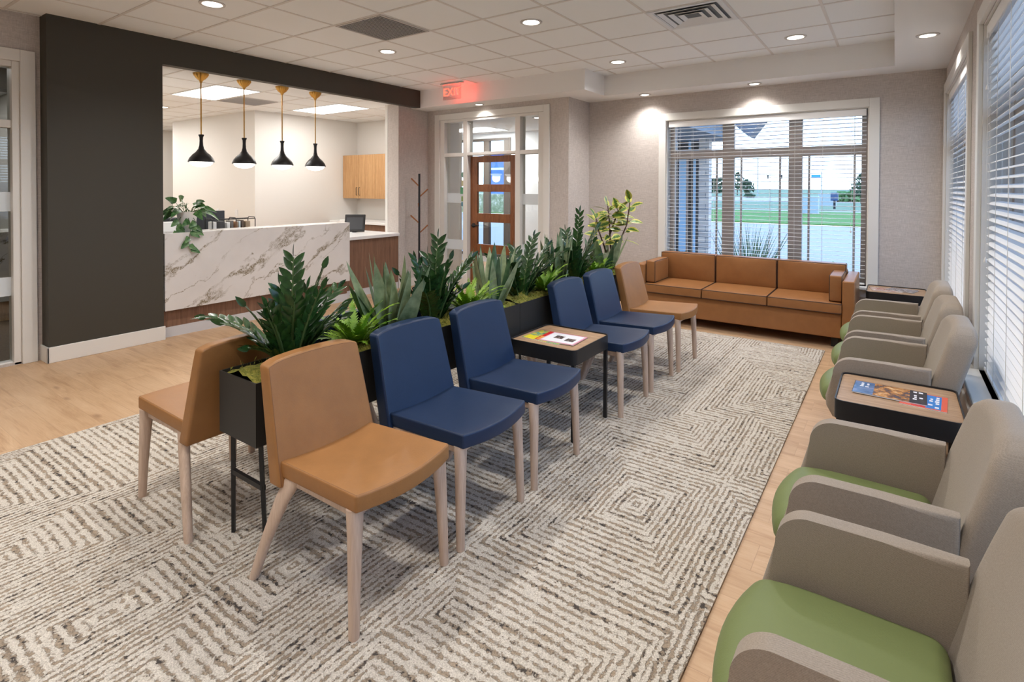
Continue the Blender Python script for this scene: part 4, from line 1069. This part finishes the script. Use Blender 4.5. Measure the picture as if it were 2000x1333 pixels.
planter('black metal trough planter at the far end, behind the magazine table and far chairs', 3.038, 4.98)
ZS = .712
def zz_plant(label, x, y, stems, seed, scale=1.0):
    r = random.Random(seed); t_ = thing('zz_plant', label, 'plant', (x, y, ZS), 0, 'zz plants in the troughs'); bl = B(); bs = B()
    for az, lean, L in list(stems) + [(PI / 2 * (1 if q % 2 else 3) + r.uniform(-.75, .75), r.uniform(.45, 1.0), r.uniform(.24, .36)) for q in range(6)]:
        lean = lean * (1 - .45 * abs(math.cos(az)) * (az < 3.3 or az > 4)) if L < .46 else lean; L *= scale; p = Vector((math.cos(az) * .03, math.sin(az) * .03, -.03)); el = PI / 2 - lean * .45; pts = [p.copy()]; n = 9
        for i in range(n):
            el -= lean / n * 1.15; p = p + Vector((math.cos(az) * math.cos(el), math.sin(az) * math.cos(el), math.sin(el))) * (L / n); pts.append(p.copy())
        tube(bs, pts, [.0085 - .0006 * i for i in range(n + 1)], 6)
        m = int(L / .025); pv = Vector((-math.sin(az), math.cos(az), 0))
        for k in range(m):
            f = .16 + .84 * k / m; q = f * n; i = min(n - 1, int(q)); c = pts[i].lerp(pts[i + 1], q - i); dr = (pts[i + 1] - pts[i]).normalized()
            s_ = 1 if k % 2 else -1
            d = (pv * s_ * .85 + dr * 1.1 + Vector((0, 0, .12)) + Vector((r.uniform(-.15, .15), r.uniform(-.15, .15), r.uniform(-.1, .1))))
            lw = (.115 - .03 * f) * r.uniform(.85, 1.1) * scale
            add_leaf(bl, c, d, dr.cross(pv) if s_ else dr, lw, lw * .37, .06, .25, 5)
        add_leaf(bl, pts[-1], (pts[-1] - pts[-2]), pv, .07 * scale, .028, .05, .2, 4)
    finish('stems', bs, M['zz_stem'], t_); finish('leaves', bl, M['zz'], t_); return t_
def snake_plant(label, x, y, n, seed, hmax, m='snake', wd=.085, fan=.55):
    r = random.Random(seed); t_ = thing('snake_plant', label, 'plant', (x, y, ZS), 0, 'snake plants in the troughs'); bl = B(); bd = B()
    for k in range(n):
        az = 2 * PI * k / n + r.uniform(-.3, .3); lean = r.uniform(.08, fan); L = hmax * r.uniform(.72, 1.0)
        d = Vector((math.cos(az) * math.sin(lean), math.sin(az) * math.sin(lean), math.cos(lean)))
        base = Vector((math.cos(az) * .035, math.sin(az) * .035, -.03))
        a2 = az + r.uniform(-.9, .9)
        add_leaf(bd if k % 3 == 2 else bl, base, d, (math.cos(a2), math.sin(a2), .0), L, wd * r.uniform(.85, 1.15), r.uniform(-.02, .06), .28, 9, 'blade')
    finish('leaves', bl, M[m], t_); finish('dark_leaves', bd, M['snake_dark'], t_); return t_
def fern(label, x, y, n, seed, L0):
    r = random.Random(seed); t_ = thing('fern', label, 'plant', (x, y, ZS), 0, 'bright green ferns in the troughs'); bl = B()
    for k in range(n):
        az = 2 * PI * k * .381966 + r.uniform(-.2, .2); tl = k / n; el = PI / 2 - .15 - tl * .75; L = L0 * r.uniform(.75, 1.0) * (1 - .38 * abs(math.cos(az)) * min(1, tl + .3))
        p = Vector((math.cos(az) * .015, math.sin(az) * .015, -.01)); ns = 20; pv = Vector((-math.sin(az), math.cos(az), 0)); prev = None
        drp = r.uniform(.8, 1.3)
        for i in range(ns + 1):
            f = i / ns; dr = Vector((math.cos(az) * math.cos(el), math.sin(az) * math.cos(el), math.sin(el)))
            w = .023 * math.sin(PI * min(1, f * .9 + .12)) ** .8 + .003
            if i:
                # a pair of toothed lobes per step
                for s_ in (1, -1):
                    up_ = dr.cross(pv * s_)
                    a = bl.verts.new(p0); b = bl.verts.new(p); c = bl.verts.new(p + pv * s_ * w + dr * .012 + Vector((0, 0, .006 * r.uniform(-1, 1)))); d_ = bl.verts.new(p0 + pv * s_ * w * .35 + dr * .001)
                    bl.faces.new([a, b, c, d_] if s_ > 0 else [a, d_, c, b])
            p0 = p.copy(); p = p + dr * (L / ns); el -= drp / ns
    finish('fronds', bl, M['fern'], t_); return t_
zz_plant('dark zz plant at the camera end, one stem leaning over the rear tan chair', PX, 1.42, [(3.6, .95, .46), (2.4, .12, .50), (1.0, .22, .46), (.3, .55, .40), (5.2, .5, .36), (1.7, .65, .42), (4.3, .5, .34), (2.9, .42, .38), (.8, .8, .34), (5.9, .3, .33), (2.0, .35, .36)], 1)
fern('bright fern between the nearest zz plant and the first snake plant', PX + .0, 1.78, 34, 2, .34)
snake_plant('broad grey-green snake plant behind the first navy chair', PX, 2.02, 17, 3, .50, wd=.085)
zz_plant('dark zz plant between the first snake plant and the second fern', PX - .01, 2.34, [(2.0, .15, .52), (1.2, .5, .46), (.4, .7, .42), (3.0, .5, .40), (4.2, .55, .36), (5.4, .6, .36), (1.7, .75, .46), (2.5, .35, .42), (.9, .25, .40), (0, .35, .36)], 4)
fern('bright fern at the joint of the planters, behind the second navy chair', PX + .02, 2.64, 46, 5, .35)
snake_plant('pale snake plant standing before the wooden entry door', PX, 2.90, 16, 6, .48, wd=.082, fan=.5)
zz_plant('dark zz plant behind the magazine table', PX, 3.24, [(1.6, .3, .48), (.6, .6, .46), (.2, .9, .44), (2.4, .5, .40), (3.6, .5, .36), (5.0, .6, .36), (1.1, .55, .44), (4.4, .3, .3)], 7)
fern('bright fern hanging over the planter edge beside the third navy chair', PX + .03, 3.52, 38, 8, .34)
snake_plant('tall dark snake plant behind the third navy chair', PX, 3.76, 12, 9, .56, m='snake', wd=.085, fan=.5)
zz_plant('tall dark zz plant behind the fourth navy chair', PX, 4.02, [(1.5, .12, .62), (.9, .35, .52), (2.4, .3, .48), (.2, .6, .4), (3.6, .4, .4), (5.2, .5, .36), (1.9, .5, .5)], 10)
fern('bright fern in front of the variegated plant', PX + .04, 4.36, 38, 11, .32)
snake_plant('snake plant under the variegated leaves at the far end', PX, 4.58, 12, 12, .50, wd=.095)
# variegated plant
r = random.Random(21)
cp = thing('variegated_rubber_plant', 'tall yellow-edged leafy plant at the far end of the planters', 'plant', (PX + .02, 4.76, ZS))
bl = B(); lay = bl.verts.layers.float.new('across'); bs = B()
stems = [[(0, 0, -.03), (-.02, .0, .25), (-.04, .01, .5), (-.05, .0, .62)], [(0, 0, -.03), (.06, .02, .28), (.13, .03, .45), (.16, .03, .66)], [(0, 0, -.03), (-.07, -.03, .24), (-.13, -.04, .40), (-.15, -.04, .50)], [(-.03, 0, .35), (.0, .05, .48), (.02, .08, .58)]]
for pts in stems:
    tube(bs, pts, [.010, .008, .006, .005][:len(pts)], 6); pv = [Vector(p) for p in pts]
    for k in range(16):
        f = .38 + .62 * k / 15; q = f * (len(pv) - 1); i = min(len(pv) - 2, int(q)); c = pv[i].lerp(pv[i + 1], q - i); a = k * 2.4 + r.uniform(-.3, .3); el = .1 + .75 * (k / 15) ** 2 + r.uniform(-.25, .25)
        d = Vector((math.cos(a) * math.cos(el), math.sin(a) * math.cos(el), math.sin(el)))
        p1 = c + d * .025; tube(bs, [c, p1], .002, 4)
        add_leaf(bl, p1, d, (r.uniform(-.4, 1.0), r.uniform(-1.2, .2), .9), r.uniform(.12, .165), r.uniform(.058, .078), .2, .16, 7, 'ovate', 0, lay)
finish('stems', bs, M['bark'], cp); finish('leaves', bl, M['croton'], cp)

# ------------------------------------------------------------------ outdoors
GZ = -.15
def flat(x0, x1, y0, y1, z, m, name): 
    o = struct(name, boxes((x0, x1, y0, y1, z - .05, z)), m); return o
flat(-700, 500, 7.2, 28.3, GZ, M['concrete'], 'ground_parking'); flat(.7, 60, -30, 7.2, GZ, M['concrete'], 'ground_side'); 
flat(-700, 500, 28.3, 44, GZ + .06, M['lawn'], 'ground_lawn'); flat(-700, 500, 44, 48, GZ, M['concrete'], 'ground_path'); flat(-700, 500, 48, 76, GZ + .02, M['drygrass'], 'ground_verge')
flat(-700, 500, 76, 120, GZ, M['concrete'], 'ground_road'); flat(-900, 700, 120, 1400, GZ + .02, M['drygrass'], 'ground_field')
# porch wing left of the back window
pw = thing('porch_wing', 'dark-sided wing of the building with a white-framed glazed front, seen through the blinds', 'building', (-3.9, 10.6, GZ))
link('wall', boxes((-1.6, .56, 1.1, 1.4, 0, 3.1)), M['siding'], pw)
bm = B()
for x0_, x1_, z0_, z1_ in [(.10, .28, 0, 2.4), (.40, .44, 0, 2.4), (-.10, -.06, 0, 2.4), (-.06, .56, 2.40, 2.46), (.02, .06, 2.46, 3.0), (.30, .34, 2.46, 3.0), (-.10, .56, 3.0, 3.06)]: box(bm, x0_, x1_, 1.04, 1.095, z0_, z1_)
link('window_frame', bm, plain('pale_blue_frame', (.38, .55, .68), .5), pw)
tag(link('stone_pillar', boxes((-3.20, -3.00, 11.0, 11.2, GZ, 2.50)), M['stone']), 'stacked stone porch pillar seen through the left of the blinds', 'pillar')
pr = thing('porch_roof', 'grey porch roof with a pointed gable above the back window view', 'roof', (-3.2, 11.2, 2.45))
bm = B(); prism(bm, [(-1.6, .35), (-1.6, .05), (.45, .05), (.45, .35)], 'y', -2.6, .8); link('soffit', bm, plain('grey_soffit', (.16, .165, .18), .7), pr)
bm = B(); prism(bm, [(.46, .6), (.60, .34), (.95, .02), (1.38, .6)], 'y', -.3, .2); link('gable', bm, plain('grey_shingle', (.13, .125, .135), .8), pr)
# trees and shrubs
def blob_tree(label, x, y, h, wd, name='tree', col=M['tree'], trunk=True, seed=0, group='trees in the field'):
    r = random.Random(seed); t_ = thing(name, label, 'tree' if name == 'tree' else 'shrub', (x, y, GZ), 0, group); bm = B()
    for k in range(170):
        a = r.uniform(0, 2 * PI); f = r.random(); rr = wd * math.sqrt(r.random()) * (math.sin(PI * min(1, .15 + f * .85)) + .15); z = h * ((.25 if trunk else .02) + (.73 if trunk else .9) * f)
        c = Vector((rr * math.cos(a), rr * math.sin(a), z)); s = wd * .32
        vs = [bm.verts.new(c + Vector((r.uniform(-s, s), r.uniform(-s, s), r.uniform(-s, s)))) for _ in range(4)]
        bm.faces.new([vs[0], vs[1], vs[2]]); bm.faces.new([vs[0], vs[2], vs[3]])
    finish('crown', bm, col, t_)
    if trunk:
        bm = B(); tube(bm, [(0, 0, 0), (0, 0, h * .6)], [wd * .09, wd * .05], 6); finish('trunk', bm, M['bark'], t_)
def at(u, y):   # x on the ray through picture column u at depth y
    d = r2 * ((u - 1000) / FPX) + fwd; return d.x / d.y * y
blob_tree('round-crowned tree in the field just beside the stone pillar', at(1400, 130), 130, 4.2, 2.0, seed=1)
blob_tree('small dark tree in the field between the window mullions', at(1458, 130), 130, 3.6, 1.6, seed=2)
blob_tree('thin tree by the first window mullion', at(1440, 150), 150, 6.0, 1.6, seed=3)
blob_tree('dark conifer at the far side of the window view', at(1682, 75), 75, 3.4, 1.0, seed=4)
blob_tree('small round shrub on the dry verge', at(1464, 110), 110, .8, .8, 'shrub', M['tree'], False, 5, 'shrubs on the verge')
blob_tree('wide low green shrub near the right of the window view', at(1655, 85), 85, 1.0, 2.0, 'shrub', plain('shrub_green', (.10, .20, .06), 1), False, 6, 'shrubs on the verge')
# grass clump outside the back window
t_ = thing('ornamental_grass', 'spiky ornamental grass clump outside the back window', 'grass clump', (-1.66, 8.1, GZ)); r = random.Random(9); bm = B()
for k in range(150):
    a = r.uniform(0, 2 * PI); ln = r.uniform(.05, .42); add_leaf(bm, (r.uniform(-.08, .08), r.uniform(-.08, .08), 0), (math.cos(a) * ln, math.sin(a) * ln, 1), (math.sin(a), math.cos(a), 0), r.uniform(1.0, 1.5), .014, .15, .1, 5, 'blade')
finish('blades', bm, plain('grass_blade', (.22, .28, .14), .8), t_)
for k, (x, y) in enumerate([(-1.22, 7.5), (-.62, 7.5), (-2.38, 7.6)]):
    blob_tree(['low green shrub under the middle of the back window', 'low green shrub under the right part of the back window', 'low green shrub left of the grass clump'][k], x, y, .80, .24, 'shrub', plain('bed_shrub_%d' % k, (.12, .26, .07), 1), False, 30 + k, 'shrubs outside the back window')
# street furniture
t_ = thing('mailbox_post', 'dark blue mailbox on a post beyond the lawn', 'mailbox', (at(1630, 52), 52, GZ)); link('post', boxes((-.08, .08, -.08, .08, 0, .9)), M['dark'], t_); link('box', boxes((-.26, .26, -.3, .3, .7, 1.35), bev=.03), plain('mailbox_blue', (.03, .06, .14), .5), t_)
tag(link('utility_box', boxes((at(1577, 40) - .65, at(1577, 40) + .65, 39.6, 40.4, GZ, 1.05), bev=.03), M['steel']), 'pale grey utility box on the lawn beyond the window', 'utility box')
tag(link('utility_cabinet', boxes((at(1616, 62) - .75, at(1616, 62) + .75, 61.6, 62.4, GZ, 1.05), bev=.03), M['steel']), 'grey utility cabinet beside the distant mailbox', 'utility box')
t_ = thing('street_sign', 'small blue street sign on a thin pole', 'sign', (at(1604, 90), 90, GZ)); link('pole', boxes((-.06, .06, -.06, .06, 0, 4.2)), M['steel'], t_); link('sign_plate', boxes((-1.3, -.1, -.03, .03, 3.2, 3.75)), M['bluesign'], t_)
t_ = thing('traffic_signal', 'distant traffic signal arm over the road', 'traffic light', (at(1523, 160), 160, GZ)); link('pole', boxes((-.12, .12, -.12, .12, 0, 7)), M['steel'], t_); link('mast_arm', boxes((-3.4, .6, -.08, .08, 5.3, 5.45)), M['dark'], t_)
link('signal_head', boxes((-3.1, -2.8, -.15, .15, 4.4, 5.3)), M['dark'], t_); link('signal_head', boxes((.3, .6, -.15, .15, 4.4, 5.3)), M['dark'], t_)
t_ = thing('street_lamp', 'tall thin street lamp pole beyond the road', 'street lamp', (at(1480, 140), 140, GZ)); link('pole', boxes((-.1, .1, -.1, .1, 0, 9)), M['steel'], t_); link('lamp_head', boxes((-1.2, .1, -.1, .1, 8.9, 9.05)), M['steel'], t_)
# what is seen through the entry glass
t_ = thing('store_building', 'large blue building across the road seen through the wooden door', 'building', (-45, 60, GZ))
link('wall', boxes((-1.2, 16, -.5, 6, 0, 6.2)), M['blue'], t_); link('stripe', boxes((-1.2, 16, -.56, -.505, 4.1, 4.4)), M['whitetop'], t_)
tag(link('hedge', boxes((-36, -14, 29.2, 30.4, GZ, 1.1)), m_photo('flowering_hedge', [(.05, .10, .03), (.15, .20, .08), (.55, .50, .40)], 4)), 'flowering hedge outside the entry, before the blue building', 'hedge')
# building next door seen through the side blinds
tag(link('neighbour_wall', boxes((9, 9.4, -8, 26, GZ, 1.6)), plain('pale_wall', (.55, .58, .62), .8)), 'pale wall outside the side windows', 'wall')
